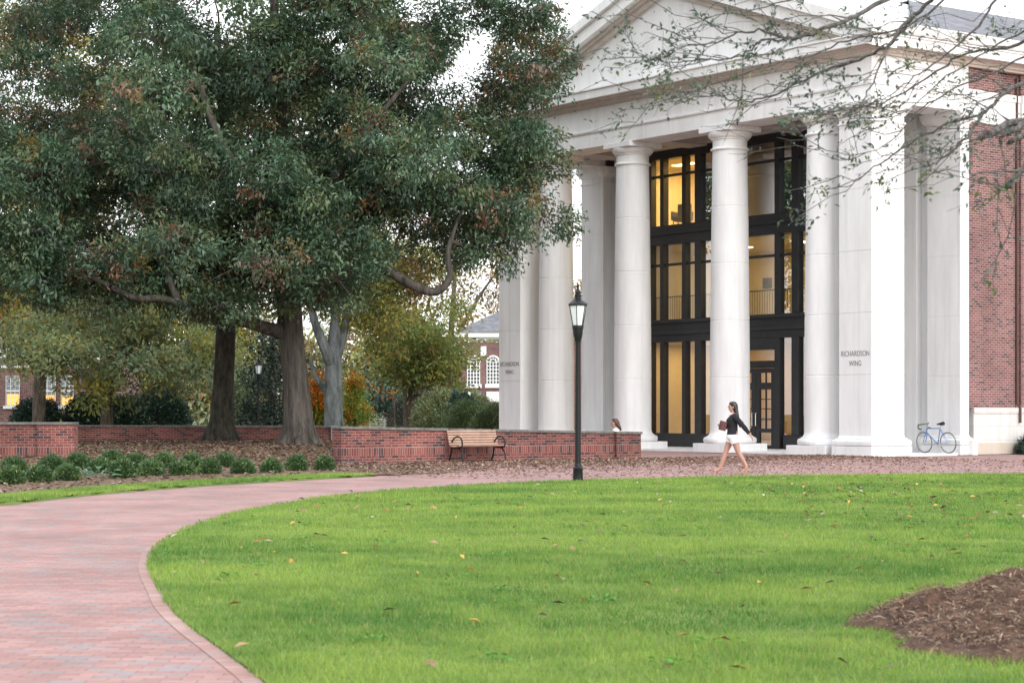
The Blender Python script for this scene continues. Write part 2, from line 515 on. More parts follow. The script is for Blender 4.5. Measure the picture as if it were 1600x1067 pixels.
LAWN = [(-1.1, 9.9), (-1.31, 10.9), (-1.72, 12.3), (-2.13, 13.66), (-2.52, 15.1), (-2.85, 16.6), (-3.16, 18.0), (-3.41, 19.3), (-3.63, 20.7), (-3.80, 22.2),
        (-3.92, 23.8), (-3.97, 25.4), (-3.94, 27.2), (-3.80, 29.4), (-3.52, 31.6), (-3.13, 33.4), (-2.3, 36.2), (-1.5, 37.9), (-0.61, 39.4), (1.33, 41.5),
        (4.17, 43.6), (7.16, 45.0), (11.7, 46.0), (16.0, 46.3), (22.0, 46.4)]
LAWN_POLY = LAWN + [(22.0, 6.0), (-0.3, 6.0)]
OUTER = [(-13.0, 22.0), (-10.0, 27.5), (-8.7, 29.6), (-7.68, 31.3), (-7.35, 33.4), (-6.9, 35.4), (-6.37, 37.1), (-5.7, 39.0), (-5.03, 40.3), (-3.98, 42.5), (-2.95, 44.2)]

def strip_offset(path, off):
    out = []
    n = len(path)
    for i in range(n):
        a = Vector(path[max(i - 1, 0)]); b = Vector(path[min(i + 1, n - 1)])
        d = (b - a).normalized()
        out.append((path[i][0] + d.y * off, path[i][1] - d.x * off))
    return out

def smooth_path(path, k=6):
    out = []
    n = len(path)
    P = [Vector(p) for p in path]
    for i in range(n - 1):
        p0, p1, p2, p3 = P[max(i - 1, 0)], P[i], P[i + 1], P[min(i + 2, n - 1)]
        for j in range(k):
            t = j / k
            q = 0.5 * ((2 * p1) + (p2 - p0) * t + (2 * p0 - 5 * p1 + 4 * p2 - p3) * t * t + (3 * p1 - p0 - 3 * p2 + p3) * t ** 3)
            out.append((q.x, q.y))
    out.append(tuple(P[-1]))
    return out

def ground_mats():
    # distant grass
    m, nt, p = mat_new('far_ground')
    N, Lk = nt.nodes, nt.links
    tc = N.new('ShaderNodeTexCoord'); n = N.new('ShaderNodeTexNoise'); n.inputs['Scale'].default_value = 0.35; n.inputs['Detail'].default_value = 8
    Lk.new(tc.outputs['Object'], n.inputs['Vector'])
    r = N.new('ShaderNodeValToRGB'); r.color_ramp.elements[0].position = 0.35; r.color_ramp.elements[1].position = 0.65
    r.color_ramp.elements[0].color = (0.035, 0.06, 0.02, 1); r.color_ramp.elements[1].color = (0.10, 0.075, 0.035, 1)
    Lk.new(n.outputs['Fac'], r.inputs[0]); Lk.new(r.outputs[0], p.inputs['Base Color']); p.inputs['Roughness'].default_value = 0.95
    M['farground'] = m
    # lawn soil and thatch under the blades
    m, nt, p = mat_new('lawn_thatch')
    N, Lk = nt.nodes, nt.links
    tc = N.new('ShaderNodeTexCoord')
    n = N.new('ShaderNodeTexNoise'); n.inputs['Scale'].default_value = 0.55; n.inputs['Detail'].default_value = 7
    n2 = N.new('ShaderNodeTexNoise'); n2.inputs['Scale'].default_value = 38; n2.inputs['Detail'].default_value = 4
    Lk.new(tc.outputs['Object'], n.inputs['Vector']); Lk.new(tc.outputs['Object'], n2.inputs['Vector'])
    r = N.new('ShaderNodeValToRGB'); r.color_ramp.elements[0].position = 0.3; r.color_ramp.elements[1].position = 0.7
    r.color_ramp.elements[0].color = (0.09, 0.165, 0.038, 1); r.color_ramp.elements[1].color = (0.18, 0.245, 0.06, 1)
    Lk.new(n.outputs['Fac'], r.inputs[0])
    r2 = N.new('ShaderNodeMapRange'); r2.inputs['From Min'].default_value = 0.3; r2.inputs['From Max'].default_value = 0.7; r2.inputs['To Min'].default_value = 0.6; r2.inputs['To Max'].default_value = 1.15
    Lk.new(n2.outputs['Fac'], r2.inputs['Value'])
    sc = N.new('ShaderNodeVectorMath'); sc.operation = 'SCALE'; Lk.new(r.outputs[0], sc.inputs[0]); Lk.new(r2.outputs[0], sc.inputs['Scale'])
    Lk.new(sc.outputs[0], p.inputs['Base Color']); p.inputs['Roughness'].default_value = 0.95; p.inputs['Specular IOR Level'].default_value = 0.1
    M['lawn'] = m
    M['mulch'] = simple('brown_mulch', (0.10, 0.056, 0.036), 0.95, noise=0.45, nscale=14, bump=1.0, bscale=45)
    M['bedsoil'] = simple('leafy_soil', (0.115, 0.07, 0.042), 0.95, noise=0.4, nscale=5, bump=1.0, bscale=30)
    M['paving'] = brick_mat('pink_paving_brick', (0.275, 0.150, 0.135), (0.35, 0.212, 0.195), (0.19, 0.14, 0.125), bw=0.20, bh=0.10, ms=0.010, dark=(0.245, 0.20, 0.20), darkamt=0.19, rough=0.85, stain=0.22, bumpd=0.004)
    M['edging'] = brick_mat('edging_brick', (0.30, 0.17, 0.15), (0.38, 0.235, 0.21), (0.20, 0.16, 0.13), bw=0.11, bh=0.30, ms=0.012, dark=(0.30, 0.22, 0.2), darkamt=0.2, off=0.0, stain=0.2)
ground_mats()

gb = MB(); gb.quad((-400, -60, -0.03), (400, -60, -0.03), (400, 700, -0.03), (-400, 700, -0.03))
tag(gb.build('ground', M['farground']), 'dull green and brown ground reaching beyond the trees', 'ground', kind='structure')

lawn_s = smooth_path(LAWN, 6)
outer_s = smooth_path(OUTER, 4)
# brick path and plaza: one sheet, running from the walk on the left to the portico
pv = MB()
pv.add([(-40, 4, -0.012), (45, 4, -0.012), (45, 95, -0.012), (-4.4, 95, -0.012), (-4.4, 47, -0.012), (-40, 47, -0.012)], [(0, 1, 2, 3, 4, 5)])
tag(pv.build('brick_path', M['paving']), 'pink brick paving curving from the left walk to the portico', 'path', kind='structure')
# lawn
lp = lawn_s + [(22.0, 6.0), (-0.3, 6.0)]
def grid_sheet(poly, z, step, name, mat, hfun=None):
    b = MB(); b.add([(x, y, z) for x, y in poly], [tuple(range(len(poly)))])
    return b.build(name, mat)
lawn = grid_sheet(lp, 0.004, 1, 'lawn', M['lawn'])
tag(lawn, 'bright green mown lawn inside the curve of the brick path', 'lawn', kind='structure')
# row of bricks along the lawn edge, laid across the curve
eb = MB(); inn = strip_offset(lawn_s, 0.0); out = strip_offset(lawn_s, -0.11)
me = bpy.data.meshes.new('brick_edging'); vs = []; fs = []; uvs = []
L = 0.0
for i in range(len(lawn_s)):
    if i: L += (Vector(lawn_s[i]) - Vector(lawn_s[i - 1])).length
    vs += [(inn[i][0], inn[i][1], -0.007), (out[i][0], out[i][1], -0.008)]
    uvs += [(L, 0.02), (L, 0.28)]
for i in range(len(lawn_s) - 1):
    fs.append((2 * i, 2 * i + 2, 2 * i + 3, 2 * i + 1))
me.from_pydata(vs, [], fs); uvl = me.uv_layers.new(name='UVMap')
for lo in me.loops: uvl.data[lo.index].uv = uvs[lo.vertex_index]
me.materials.append(M['edging']); o = bpy.data.objects.new('brick_edging', me); COL.objects.link(o)
tag(o, 'row of pale bricks edging the curved lawn', 'edging', kind='structure')

# planting bed with leafy rise, and its narrow grass verge
bed_edge = strip_offset(outer_s, -0.0)
bx = np.linspace(-34, 0.0, 140); by = np.linspace(22, 82, 121)
XX, YY = np.meshgrid(bx, by)
BED_POLY = [(-13.6, 23.0)] + strip_offset(outer_s, -0.02)[1:] + [(-1.4, 46.2), (-0.4, 48.5), (-0.2, 51.5), (-1.2, 55.2), (-4.5, 53.4), (-4.5, 82), (-34, 82), (-34, 23)]
_e = np.clip((XX + 3.6) / 2.2, 0, 1)
ZZ = ground_z(XX, YY) + 0.016 - 0.032 * _e * _e * (3 - 2 * _e) + (vnoise(XX * 2.2, YY * 2.2, 3) - 0.4) * 0.05
bm = bmesh.new()
vv = {}
inside = in_poly(XX, YY, BED_POLY)
for j in range(len(by)):
    for i in range(len(bx)):
        vv[j, i] = bm.verts.new((XX[j, i], YY[j, i], ZZ[j, i]))
for j in range(len(by) - 1):
    for i in range(len(bx) - 1):
        if inside[j, i] and inside[j + 1, i] and inside[j, i + 1] and inside[j + 1, i + 1]:
            bm.faces.new((vv[j, i], vv[j, i + 1], vv[j + 1, i + 1], vv[j + 1, i]))
for v in [v for v in bm.verts if not v.link_faces]: bm.verts.remove(v)
me = bpy.data.meshes.new('planting_bed'); bm.to_mesh(me); bm.free()
me.materials.append(M['bedsoil'])
o = bpy.data.objects.new('planting_bed', me); COL.objects.link(o)
for pl in me.polygons: pl.use_smooth = True
tag(o, 'brown leafy planting bed rising under the oaks', 'planting bed', kind='structure')
vb = MB()
a_, b_ = strip_offset(outer_s, 0.0), strip_offset(outer_s, -1.05)
for i in range(len(outer_s) - 1):
    vb.quad((*a_[i], -0.008), (*a_[i + 1], -0.008), (*b_[i + 1], 0.055), (*b_[i], 0.055))
tag(vb.build('grass_verge', M['lawn']), 'narrow strip of grass between brick path and planting bed', 'verge', kind='structure')

# mulch ring round the tree at the right
MC = Vector((4.72, 13.35))
def mulch_r(a):
    return 2.40 + 0.10 * math.sin(2 * a + 0.6) + 0.14 * math.sin(5 * a + 1.0) + 0.09 * math.sin(11 * a) + 0.05 * math.sin(23 * a + 2)
nr, na = 48, 220
vs = []; fs = []
for i in range(nr + 1):
    s_ = i / nr
    for k in range(na):
        a = 2 * math.pi * k / na
        rr = mulch_r(a) * s_
        x, y = MC.x + rr * math.cos(a), MC.y + rr * math.sin(a)
        z = 0.02 + 0.42 * (1 - s_ ** 1.4) + 0.05 * (1 - s_ ** 8) + (float(vnoise(x * 5, y * 5, 9)) - 0.5) * 0.17 * (1 - s_ ** 6) + (float(vnoise(x * 14, y * 14, 5)) - 0.5) * 0.07 * (1 - s_ ** 8)
        vs.append((x, y, z if i < nr else 0.0))
for i in range(nr):
    for k in range(na):
        k2 = (k + 1) % na
        fs.append((i * na + k, (i + 1) * na + k, (i + 1) * na + k2, i * na + k2))
mm_ = MB(); mm_.add(vs, fs)
mo = mm_.build('mulch_mound', M['mulch'], smooth=False)
tag(mo, 'low heap of brown mulch around the tree at the right', 'mulch', kind='structure')
def mulch_h(x, y):
    dx, dy = x - MC.x, y - MC.y
    rr = np.hypot(dx, dy); a = np.arctan2(dy, dx)
    R_ = 2.40 + 0.10 * np.sin(2 * a + 0.6) + 0.14 * np.sin(5 * a + 1.0) + 0.09 * np.sin(11 * a) + 0.05 * np.sin(23 * a + 2)
    s_ = np.clip(rr / R_, 0, 1)
    return s_, 0.02 + 0.42 * (1 - s_ ** 1.4) + 0.05 * (1 - s_ ** 8) + (vnoise(x * 5, y * 5, 9) - 0.5) * 0.17 * (1 - s_ ** 6) + (vnoise(x * 14, y * 14, 5) - 0.5) * 0.07 * (1 - s_ ** 8)
n = 46000
a = RNG.uniform(0, 2 * np.pi, n); rr = 2.75 * np.sqrt(RNG.uniform(0, 1, n))
x, y = MC.x + rr * np.cos(a), MC.y + rr * np.sin(a)
s_, hz = mulch_h(x, y)
keep = s_ <= 1 - 0.06 * np.abs(RNG.normal(0, 0.5, n))
x, y, hz = x[keep], y[keep], hz[keep]; n = len(x)
P = np.stack([x, y, hz + RNG.uniform(0.0, 0.02, n)], 1)
Ld = np.stack([RNG.normal(0, 1, n), RNG.normal(0, 1, n), RNG.normal(0.05, 0.16, n)], 1)
Nn = np.stack([RNG.normal(0, .4, n), RNG.normal(0, .4, n), np.ones(n)], 1)
pal = np.array([(0.15, 0.092, 0.062), (0.23, 0.15, 0.10), (0.06, 0.035, 0.026), (0.38, 0.28, 0.20), (0.17, 0.095, 0.06)])
c = pal[RNG.integers(0, 5, n)] * RNG.uniform(0.7, 1.3, (n, 1))
tag(leaf_mesh('mulch_chips', P, Ld, Nn, RNG.uniform(0.035, 0.12, n), RNG.uniform(0.004, 0.011, n), c, M['litter']),
    'shredded brown bark strands covering the mulch heap', 'mulch', kind='stuff')

# ------------------------------------------------------------------ the portico building
AF = R(35.5)
C0 = Vector((562 / F * 62.0, 62.0, 0))
U_ = Vector((-math.sin(AF), math.cos(AF), 0)); V_ = Vector((math.cos(AF), math.sin(AF), 0))
def B2W(t, D, z=0.0):
    return C0 + U_ * t + V_ * D + Vector((0, 0, z))
bld = empty('college_building', C0, -R(90) + AF, 'white columned portico with pediment on a red brick college building', 'building')
W_T = 19.6          # portico width between the outer pier faces
# local frame: x = -t (t runs along the front to the far corner), y = depth D, z up
def bt(mb, t0, t1, d0, d1, z0, z1):
    return mb.box(-t1, -t0, d0, d1, z0, z1)
def entasis():
    pr = [(0.0, 0.0)]
    return pr
COLT = (2.70, 7.22, 12.38, 16.90)
ARCH = 10.80
def shaft_profile():
    z0, z1 = 0.60, 10.02
    pr = []
    joints = [0.60 + 1.89 * i for i in range(1, 5)]
    N_ = 44
    zs = sorted(set([z0 + (z1 - z0) * i / N_ for i in range(N_ + 1)] + [j + d for j in joints for d in (-0.02, -0.008, 0.008, 0.02)]))
    for z in zs:
        s = (z - z0) / (z1 - z0)
        r = 0.665 - 0.085 * (max(0, s - 0.18) / 0.82) ** 1.45
        if any(abs(z - j) < 0.0085 for j in joints): r -= 0.012
        pr.append((r, z))
    pr[0] = (0.70, z0); pr.insert(1, (0.675, z0 + 0.05)); pr.insert(2, (0.665, z0 + 0.12))
    pr = [p for i, p in enumerate(pr) if i < 3 or p[1] > z0 + 0.13]
    return pr
base_prof = [(0.80, 0.30), (0.86, 0.315), (0.885, 0.36), (0.89, 0.405), (0.885, 0.45), (0.86, 0.495), (0.81, 0.515), (0.775, 0.515), (0.775, 0.55), (0.735, 0.555), (0.70, 0.60)]
cap_prof = [(0.585, 10.02), (0.635, 10.03), (0.65, 10.06), (0.635, 10.09), (0.60, 10.10), (0.575, 10.13), (0.575, 10.36), (0.60, 10.38), (0.625, 10.385), (0.625, 10.42), (0.65, 10.425), (0.70, 10.47), (0.735, 10.53), (0.75, 10.60), (0.72, 10.625)]
def make_column(t):
    c = (-t, 0.70)
    sh = MB().lathe(shaft_profile(), c, 48).build('column', M['stone'], bld, smooth=True)
    MB().box(c[0] - 0.875, c[0] + 0.875, c[1] - 0.875, c[1] + 0.875, 0.0, 0.30).build('plinth', M['stone'], sh, bevel=0.012)
    MB().lathe(base_prof, c, 48).build('base', M['stone'], sh, smooth=True)
    MB().lathe(cap_prof, c, 48).build('capital', M['trim'], sh, smooth=True)
    MB().box(c[0] - 0.74, c[0] + 0.74, c[1] - 0.74, c[1] + 0.74, 10.628, ARCH - 0.003).build('abacus', M['trim'], sh, bevel=0.008)
for t in COLT: make_column(t)

pier_base = [(0.10, 0.30), (0.15, 0.33), (0.165, 0.40), (0.15, 0.47), (0.10, 0.51), (0.075, 0.512), (0.075, 0.545), (0.03, 0.55), (0.0, 0.62)]
def pier_shaft(z0=0.62, z1=10.42):
    pr = [(0, z0)]
    k = 1
    while z0 + 1.89 * k < z1 - 0.3:
        j = z0 + 1.89 * k - 0.02
        pr += [(0, j - 0.009), (-0.010, j - 0.004), (-0.010, j + 0.004), (0, j + 0.009)]
        k += 1
    pr += [(0, 10.14), (0.03, 10.15), (0.045, 10.18), (0.03, 10.21), (0, 10.22), (0, 10.40)]
    return pr
pier_cap = [(0.0, 10.40), (0.03, 10.41), (0.035, 10.45), (0.06, 10.46), (0.07, 10.50), (0.12, 10.54), (0.14, 10.60), (0.14, 10.628), (0.17, 10.63), (0.17, ARCH - 0.003)]
def make_pier(t0, t1, d0, d1, name='pier'):
    p = MB().squares(pier_shaft(), -t1, -t0, d0, d1).build(name, M['stone'], bld)
    MB().squares(pier_base, -t1, -t0, d0, d1).build('base', M['stone'], p, smooth=True)
    MB().squares([(0.17, 0.0), (0.17, 0.30)], -t1, -t0, d0, d1).build('plinth', M['stone'], p, bevel=0.012)
    MB().squares(pier_cap, -t1, -t0, d0, d1).build('capital', M['trim'], p, smooth=True)
    return p
pr_near = make_pier(0, 1.385, 0, 1.40)
pr_far = make_pier(W_T - 1.385, W_T, 0, 1.40)
make_pier(0.0, 1.385, 3.90, 4.30, 'pilaster')
make_pier(W_T - 1.385, W_T, 3.95, 4.6, 'pilaster')

def letters(txt, t, z, size, parent):
    cu = bpy.data.curves.new('inscription', 'FONT')
    cu.body = txt; cu.size = size; cu.align_x = 'CENTER'; cu.extrude = 0.006; cu.space_character = 1.02
    cu.materials.append(M['inscr'])
    tmp = bpy.data.objects.new('inscription', cu); COL.objects.link(tmp)
    dg = bpy.context.evaluated_depsgraph_get()
    me = bpy.data.meshes.new_from_object(tmp.evaluated_get(dg)); me.name = 'inscription'
    bpy.data.objects.remove(tmp)
    o = bpy.data.objects.new('inscription', me); COL.objects.link(o)
    o.parent = parent
    o.location = (-t, -0.004, z); o.rotation_euler = (R(90), 0, 0)
    o.scale = (0.80, 1.0, 1.0)
    return o
M['inscr'] = simple('cut_letter_stone', (0.26, 0.26, 0.26), 0.9)
for p_, tc_ in ((pr_near, 0.69), (pr_far, W_T - 0.69)):
    letters('RICHARDSON', tc_, 3.06, 0.235, p_)
    letters('WING', tc_, 2.76, 0.235, p_)

# stylobate step and entablature
MB().box(-W_T - 0.05, 0.05, 0.35, 4.3, -0.02, 0.055).build('portico_floor', M['coping'] if False else M['trim'], bld)
ent = MB()
bt(ent, 0.06, W_T - 0.06, 0.06, 1.30, ARCH, 11.33)
bt(ent, 0.06, 1.30, 1.30, 4.1, ARCH, 11.33)
bt(ent, W_T - 1.30, W_T - 0.06, 1.30, 4.1, ARCH, 11.33)
ar = ent.build('architrave', M['trim'], bld)
MB().sweep([(0.06 - 0.12, 4.1), (-0.06, 0.06), (-W_T + 0.06, 0.06), (-W_T + 0.06, 4.1)][::-1],
           [(-0.3, 11.31), (0.05, 11.31), (0.06, 11.36), (0.05, 11.40), (-0.3, 11.40)]).build('taenia', M['trim'], ar)
fr = MB(); bt(fr, 0.085, W_T - 0.085, 0.085, 4.1, 11.395, 12.5)
fr.build('frieze', M['trim'], bld)
BACK = 42.0
per = [(-W_T, BACK), (-W_T, 0.0), (0.0, 0.0), (0.0, BACK)]
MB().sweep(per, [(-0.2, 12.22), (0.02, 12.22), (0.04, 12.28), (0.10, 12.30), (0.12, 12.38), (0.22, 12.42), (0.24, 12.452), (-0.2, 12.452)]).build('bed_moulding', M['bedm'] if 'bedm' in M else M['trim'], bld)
MB().sweep(per, [(-0.2, 12.455), (0.38, 12.455), (0.40, 12.44), (0.45, 12.44), (0.45, 12.70), (0.50, 12.73), (0.50, 12.77), (-0.2, 12.80)]).build('cornice', M['trim'], bld)
# pediment
SL = 0.345
def Uz(t):
    t = min(t, W_T - t); return 13.27 + SL * t
tym = MB(); tym.prism([(-0.2, 12.8), (-W_T + 0.2, 12.8), (-W_T + 0.2, Uz(0.2) - 0.4), (-W_T / 2, Uz(W_T / 2) - 0.4), (-0.2, Uz(0.2) - 0.4)], 'y', 0.12, 0.7)
tym.build('tympanum', M['trim'], bld)
def rake(name, lo, hi, out, mat):
    mb = MB()
    for s in (0, 1):
        e = -out - 0.02
        ts = [e, W_T / 2]
        q = []
        for t in ts:
            q.append((t, Uz(0) + SL * t + lo, Uz(0) + SL * t + hi))
        f = (lambda t: -t) if s == 0 else (lambda t: -(W_T - t))
        poly = [(f(q[0][0]), q[0][1]), (f(q[1][0]), q[1][1]), (f(q[1][0]), q[1][2]), (f(q[0][0]), q[0][2])]
        mb.prism(poly, 'y', -out, 0.6)
    return mb.build(name, mat, bld)
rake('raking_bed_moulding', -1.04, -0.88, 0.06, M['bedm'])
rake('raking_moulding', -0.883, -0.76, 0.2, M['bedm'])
rake('raking_cornice', -0.763, -0.33, 0.45, M['trim'])
rake('raking_gutter', -0.334, 0.0, 0.60, M['trim'])
# gutters along both sides, then slate roof
for sgn in (0, 1):
    X = 0 if sgn == 0 else -W_T
    path = [(X, 0.0), (X, BACK)] if sgn == 0 else [(X, BACK), (X, 0.0)]
    MB().sweep(path, [(-0.3, 12.803), (0.50, 12.803), (0.54, 12.86), (0.60, 13.02), (0.62, 13.06), (0.62, 13.10), (-0.3, 13.10)]).build('gutter', M['trim'], bld)
M['palemetal'] = simple('pale_metal_roof', (0.62, 0.62, 0.62), 0.5, noise=0.03)
RD, RZ = 16.78, None
def roof_side(fl):
    f = (lambda t: -t) if fl == 0 else (lambda t: -(W_T - t))
    e0, e1 = (-0.55, 13.06), (W_T / 2, 16.75)
    A = MB()
    A.add([(f(e0[0]), 1.2, e0[1] + 0.03), (f(e0[0]), BACK, e0[1] + 0.03), (f(e1[0]), BACK, e1[1]), (f(e1[0]), 11.9, e1[1])], [(0, 1, 2, 3)])
    A.build('slate_roof', M['slate'], bld)
    A = MB()
    A.add([(f(e0[0]), -0.3, e0[1] - 0.08), (f(e0[0]), 1.2, e0[1] - 0.08), (f(e1[0]), 11.9, e1[1] - 0.14), (f(e1[0]), -0.3, e1[1] - 0.14)], [(0, 1, 2, 3)])
    A.build('portico_roof', M['palemetal'], bld)
roof_side(0); roof_side(1)
# portico ceiling with cross beams
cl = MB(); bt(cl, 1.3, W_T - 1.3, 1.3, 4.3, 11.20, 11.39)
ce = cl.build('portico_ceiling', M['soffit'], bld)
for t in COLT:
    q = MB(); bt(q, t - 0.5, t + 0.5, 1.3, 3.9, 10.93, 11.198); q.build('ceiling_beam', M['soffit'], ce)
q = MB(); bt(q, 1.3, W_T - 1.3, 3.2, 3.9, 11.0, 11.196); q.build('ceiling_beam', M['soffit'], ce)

# back wall of the portico beside the glass
sw = MB()
bt(sw, 1.385, 1.95, 4.25, 4.8, 0.0, 11.2); bt(sw, 1.95, 2.75, 4.0, 4.8, 0.0, 11.2)
sw.build('portico_wall', M['stone'], bld); sw = MB()
bt(sw, W_T - 1.95, W_T - 1.385, 4.5, 5.0, 0.0, 11.2); bt(sw, W_T - 2.75, W_T - 1.95, 4.15, 4.8, 0.0, 11.2); sw.build('portico_wall', M['stone'], bld)

q = MB(); bt(q, 1.385, 1.95, 4.05, 4.25, 0.0, 0.55); q.build('wall_base', M['stone'], bld); q = MB(); bt(q, W_T - 1.95, W_T - 1.385, 4.3, 4.5, 0.0, 0.55); q.build('wall_base', M['stone'], bld)

# glazed front: dark bronze frame, storeys, panes
DG = 3.8
T0, T1 = 2.75, W_T - 2.75
def group_mulls(c):
    """tripartite window centred on c: mullion pairs"""
    return [(c - 0.625, 0.20), (c + 0.625, 0.20)]
wide = [7.28, 12.36]                        # broad mullions behind the middle columns
c_side = [13.77, W_T - 13.77]
frame = MB()
bt(frame, T0, T1, DG - 0.06, DG + 0.30, 7.50, 8.22)      # spandrels
bt(frame, T0, T1, DG - 0.14, DG - 0.06, 7.86, 7.95)
bt(frame, T0, T1, DG - 0.06, DG + 0.30, 3.90, 4.74)
bt(frame, T0, T1, DG - 0.16, DG - 0.06, 4.60, 4.72); bt(frame, T0, T1, DG - 0.12, DG - 0.06, 4.18, 4.30)
bt(frame, T0, T1, DG - 0.06, DG + 0.30, 10.68, 11.2)
bt(frame, T0, 7.9, DG - 0.06, DG + 0.30, 0.055, 0.55); bt(frame, 10.5, T1, DG - 0.06, DG + 0.30, 0.055, 0.55)
fo = frame.build('window_wall', M['bronze'], bld, bevel=0.01)
mul = [(w, 0.34) for w in wide]
for c in c_side: mul += group_mulls(c)
mul += [(c_side[0] + 1.35, 0.22), (c_side[1] - 1.35, 0.22), (15.9, 0.2), (W_T - 15.9, 0.2), (T0 + 0.15, 0.3), (T1 - 0.15, 0.3)]
mul += [(8.18, 0.24), (11.45, 0.24)]
def mullion(t, w, z0, z1):
    q = MB(); bt(q, t - w / 2, t + w / 2, DG - 0.10, DG + 0.16, z0, z1)
    q.build('mullion', M['bronze'], fo, bevel=0.008)
for t, w in mul:
    for z0, z1 in ((0.55, 3.90), (4.74, 7.50), (8.22, 10.68)):
        if t in (8.18, 11.45) and z0 < 1: z0 = 0.055
        mullion(t, w, z0, z1)
for z, (z0, z1) in ((6.76, (4.74, 7.5)), (10.05, (8.22, 10.68))):
    q = MB(); bt(q, T0, T1, DG - 0.04, DG + 0.08, z - 0.045, z + 0.045); q.build('transom', M['bronze'], fo)
tm = sorted([t for t, w in mul])
for a, b in zip(tm[:-1], tm[1:]):
    for z0, z1 in ((0.55, 3.90), (4.74, 7.50), (8.22, 10.68)):
        if z0 < 1 and 8.1 < a and b < 11.5: continue
        q = MB(); q.add([(-b, DG + 0.03, z0), (-a, DG + 0.03, z0), (-a, DG + 0.03, z1), (-b, DG + 0.03, z1)], [(0, 1, 2, 3)])
        q.build('pane', M['mirrorglass'] if (z0 > 8 and b < 12.6) else M['glass'], fo, fix=False)
# doors
def door_leaf(t0, t1, hand):
    z0, z1 = 0.06, 2.86
    q = MB()
    st = 0.20
    bt(q, t0, t0 + st, DG - 0.05, DG + 0.05, z0, z1); bt(q, t1 - st, t1, DG - 0.05, DG + 0.05, z0, z1)
    for za, zb in ((z0, 0.18), (0.62, 0.76), (2.12, 2.36), (2.70, z1)): bt(q, t0 + st, t1 - st, DG - 0.05, DG + 0.05, za, zb)
    d = q.build('door', M['bronze'], bld, bevel=0.006)
    q = MB()
    tm_ = (t0 + t1) / 2
    bt(q, tm_ - 0.015, tm_ + 0.015, DG - 0.03, DG + 0.03, 0.76, 2.70)
    for z in (1.1, 1.45, 1.78): bt(q, t0 + st, t1 - st, DG - 0.028, DG + 0.028, z - 0.014, z + 0.014)
    q.build('glazing_bar', M['bronze'], d)
    q = MB(); q.add([(-t1 + st, DG, 0.18), (-t0 - st, DG, 0.18), (-t0 - st, DG, 2.70), (-t1 + st, DG, 2.70)], [(0, 1, 2, 3)]); q.build('pane', M['glass'], d, fix=False)
    h = MB()
    th = t1 - 0.09 if hand else t0 + 0.09
    h.tube([(-th, DG - 0.06, 0.86), (-th, DG - 0.13, 0.86), (-th, DG - 0.13, 1.30), (-th, DG - 0.06, 1.30)], 0.018, 8)
    h.build('handle', M['steel'], d)
    h = MB(); bt(h, t0 + 0.1, t1 - 0.1, DG + 0.06, DG + 0.09, 1.03, 1.09); h.build('push_bar', M['steel'], d)
door_leaf(8.32, 9.32, True); door_leaf(9.33, 10.33, False); door_leaf(10.34, 11.32, False)
q = MB()
bt(q, 8.30, 11.33, DG - 0.10, DG + 0.14, 2.87, 3.12); bt(q, 8.30, 11.33, DG - 0.10, DG + 0.14, 3.50, 3.90)
bt(q, 8.30, 11.33, DG - 0.14, DG - 0.1, 2.96, 3.0)
dh = q.build('door_head', M['bronze'], bld)
q = MB(); q.add([(-11.33, DG, 3.12), (-8.30, DG, 3.12), (-8.30, DG, 3.50), (-11.33, DG, 3.50)], [(0, 1, 2, 3)]); q.build('pane', M['glass'], dh, fix=False)

# rooms behind the glass
RB = 9.5
def room(name, t0, t1, z0, z1, d1, mat, cm=None):
    q = MB()
    bt(q, t0, t1, d1, d1 + 0.1, z0, z1); bt(q, t0 - 0.1, t0, DG + 0.35, d1, z0, z1); bt(q, t1, t1 + 0.1, DG + 0.35, d1, z0, z1)
    return q.build(name, mat, bld)
slab = MB()
for z0, z1 in ((-0.02, 0.05), (3.92, 4.72), (7.52, 8.20), (10.72, 11.15)):
    bt(slab, T0, T1, DG + 0.31, RB, z0, z1)
slab.build('floor_slab', M['warmwall'], bld)
room('room_wall', 12.5, T1 - 0.2, 8.2, 10.72, 7.6, M['warmwall'])
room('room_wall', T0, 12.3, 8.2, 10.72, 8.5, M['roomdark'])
q = MB(); bt(q, T0, 12.3, DG + 0.35, 8.5, 8.2, 8.215); bt(q, T0, 12.3, DG + 0.35, 8.5, 10.70, 10.718); q.build('room_shade_sheet', M['roomdark'], bld)  # dark sheets over floor and ceiling, painting in the unlit room's darkness
room('room_wall', T0, T1 - 0.2, 4.72, 7.52, 9.2, M['warmwall'])
room('room_wall', 12.2, T1 - 0.2, 0.05, 3.92, 7.8, M['warmwall'])
room('room_wall', T0, 12.0, 0.05, 3.92, 9.0, M['warmwall'])
